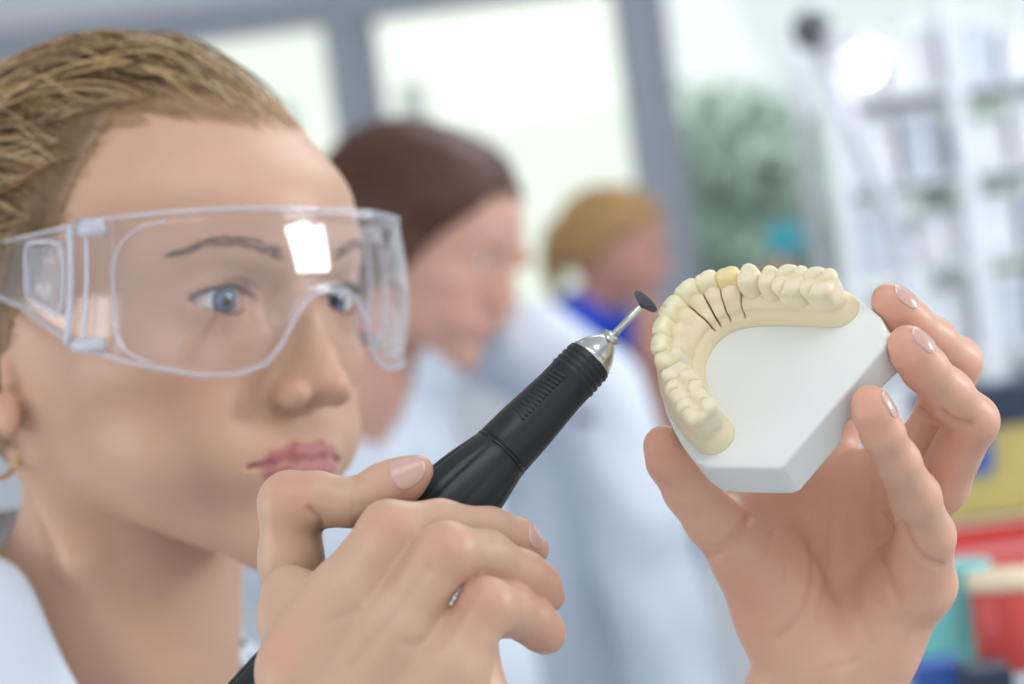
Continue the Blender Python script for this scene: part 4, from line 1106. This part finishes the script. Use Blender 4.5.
# hinged work lamp
lampm = mat('lamp_white', (.75, .78, .85), rough=.3); bulbm = mat('lamp_bulb', (1, .98, .95), emit=5); dkm = mat('lamp_joint', (.10, .12, .13), rough=.5)
D_ = 2500; lb = K(930, 400, D_+120)
lp = empty('work_lamp', K2W(lb), 'white hinged work lamp with a glowing round bulb in front of the storage rack', 'lamp')
V, Fc = tube([K(930, 470, D_+120), K(905, 250, D_+60)], [11, 11], 12); mesh_np('lower_arm', V, Fc, lampm, lp)
V, Fc = tube([K(905, 250, D_+60), K(814, 32, D_)], [10, 10], 12); mesh_np('upper_arm', V, Fc, lampm, lp)
def ball(c, r, name, m, parent, sc=(1, 1, 1), seg=24):
    V, Fc = lathe([(r*math.cos(t)*sc[0], r*math.sin(t)) for t in np.linspace(.05, 3.09, 14)], np.asarray(c, float), np.array((0, 0, 1.)), np.array((1., 0, 0)), np.array((0, 1., 0)), seg)
    return mesh_np(name, V, Fc, m, parent)
ball(K(812, 30, D_), 22, 'joint', dkm, lp); ball(K(905, 250, D_+60), 14, 'joint', lampm, lp)
V, Fc = tube([K(814, 32, D_), K(850, 45, D_-30)], [9, 9], 12); mesh_np('neck', V, Fc, lampm, lp)
V, Fc = lathe([(0, 9), (10, 12), (20, 22), (24, 25), (22, 23), (10, 10)], K(862, 34, D_-30), unit((.05, -.35, -1)), unit((1, 0, .05)), unit((0, 1, -.35)), 32); mesh_np('lamp_shade', V, Fc, lampm, lp)
ball(K(866, 68, D_-42), 16, 'bulb', bulbm, lp)
jw = K2W(K(930, 470, D_+120)); V, Fc = tube([jw+(0, 0, .002), (jw[0], jw[1], 1.14)], [.014, .014], 12); mesh_np('stand', V, Fc, lampm, lp, world=True)
V, Fc = lathe([(0, .07), (.012, .07), (.018, .04), (.02, .014)], np.array((jw[0], jw[1], 1.1215)), np.array((0, 0, 1.)), np.array((1., 0, 0)), np.array((0, 1., 0)), 32); mesh_np('lamp_base', V, Fc, lampm, lp, world=True)
# work bench at the right
BZ = 1.12
bt_ = mat('bench_top', (.74, .78, .80), rough=.35); bn = empty('work_bench', (1.0, 2.3, 0), 'white laboratory work bench behind the raised hand, at right', 'bench')
box('bench_top', .30, 1.9, 1.3, 3.15, BZ-.04, BZ, bt_, bn, .004)
for x in (.36, 1.84):
    for y in (1.36, 3.08): box('leg', x-.03, x+.03, y-.03, y+.03, 0, BZ-.04, rackm, bn)
redm = mat('red_plastic', (.62, .07, .06), rough=.35); teal = mat('turquoise_plastic', (.20, .62, .60), rough=.35); yel = mat('mustard_plastic', (.52, .42, .14), rough=.4)
navy = mat('navy_plastic', (.02, .035, .07), rough=.4); bluep = mat('blue_plastic', (.03, .10, .40), rough=.35); creamp = mat('cream_lid', (.85, .70, .50), rough=.5); pinkm = mat('pink_tray', (.75, .28, .28), rough=.4)
def onb(px, py):                                          # point of the bench top seen at a pixel
    r_ = W(px, py, 1000)-np.array((0, 0, CAM_Z)); t = (BZ-CAM_Z)/r_[2]; return np.array((0, 0, CAM_Z))+r_*t
def cyl(name, c, r, h, m, parent, r2=None, z0=0, seg=32, inner=True):
    r2 = r2 or r; pf = [(0, r*.92), (.06*h, r), (.94*h, r2), (h, r2*.94)]+([(h*.97, r2*.8), (h*.9, r2*.78)] if inner else [])
    V, Fc = lathe([(a, b) for a, b in pf], np.array((c[0], c[1], c[2]+z0)), np.array((0, 0, 1.)), np.array((1., 0, 0)), np.array((0, 1., 0)), seg)
    return mesh_np(name, V, Fc, m, parent, world=True)
c = onb(950, 662); o = empty('beaker', c, 'turquoise plastic beaker on the bench at lower right', 'beaker'); cyl('cup', c, .029, .056, teal, o, .031); cyl('rim', c, .0325, .005, teal, o, z0=.055)
c = onb(1016, 668); o = empty('jar', c, 'bright red jar with cream lid at the right edge of the bench', 'jar'); cyl('jar_body', c, .022, .048, redm, o, .0215, inner=False); cyl('lid', c, .023, .010, creamp, o, z0=.048, inner=False)
c = onb(1010, 562); o = empty('tray', c, 'pink-red shallow tray lying on the bench behind the red jar', 'tray'); box('tray_floor', c[0]-.075, c[0]+.09, c[1]-.12, c[1]+.10, BZ+.001, BZ+.004, pinkm, o, .001)
for nm, a in (('tray_rim', (-.08, -.073, -.12, .10)), ('tray_rim', (.088, .095, -.12, .10)), ('tray_rim', (-.08, .095, -.125, -.118)), ('tray_rim', (-.08, .095, .098, .105))): box(nm, c[0]+a[0], c[0]+a[1], c[1]+a[2], c[1]+a[3], BZ+.001, BZ+.022, redm, o, .001)
c = onb(995, 519); o = empty('tool_case', c, 'mustard tool case with a dark lid and blue latch at the back of the bench', 'case')
box('case_body', c[0]-.062, c[0]+.10, c[1], c[1]+.12, BZ+.001, BZ+.088, yel, o, .006); box('lid', c[0]-.05, c[0]+.105, c[1]-.004, c[1]+.124, BZ+.088, BZ+.128, navy, o, .006)
box('latch', c[0]-.032, c[0]+.004, c[1]-.012, c[1], BZ+.045, BZ+.10, bluep, o, .004)
c = onb(934, 690); o = box('blue_block', c[0]-.012, c[0]+.016, c[1]-.02, c[1]+.02, BZ+.001, BZ+.018, bluep, None, .003); o.name = 'wax_block'; tag(o, 'small dark blue block on the bench in front of the turquoise beaker', 'block')
c = onb(985, 700); o = box('wax_block', c[0]-.012, c[0]+.014, c[1]-.02, c[1]+.02, BZ+.001, BZ+.02, navy, None, .003); tag(o, 'small navy block on the bench in front of the red jar', 'block')
# small teal box with a tan base on the sill, stand-in for an unidentified shape
c = W(790, 250, 5000); zt = 1.35
o = empty('teal_box', (c[0], 5.1, zt), 'small teal box with tan base on the window sill', 'container')
z_ = float(W(790, 256, 5100)[2]); box('base', c[0]-.045, c[0]+.01, 5.08, 5.13, zt+.001, z_, mat('tan', (.62, .36, .22)), o); box('container_body', c[0]-.035, c[0]+.04, 5.07, 5.14, z_, z_+.075, mat('teal', (.05, .42, .52)), o, .01)
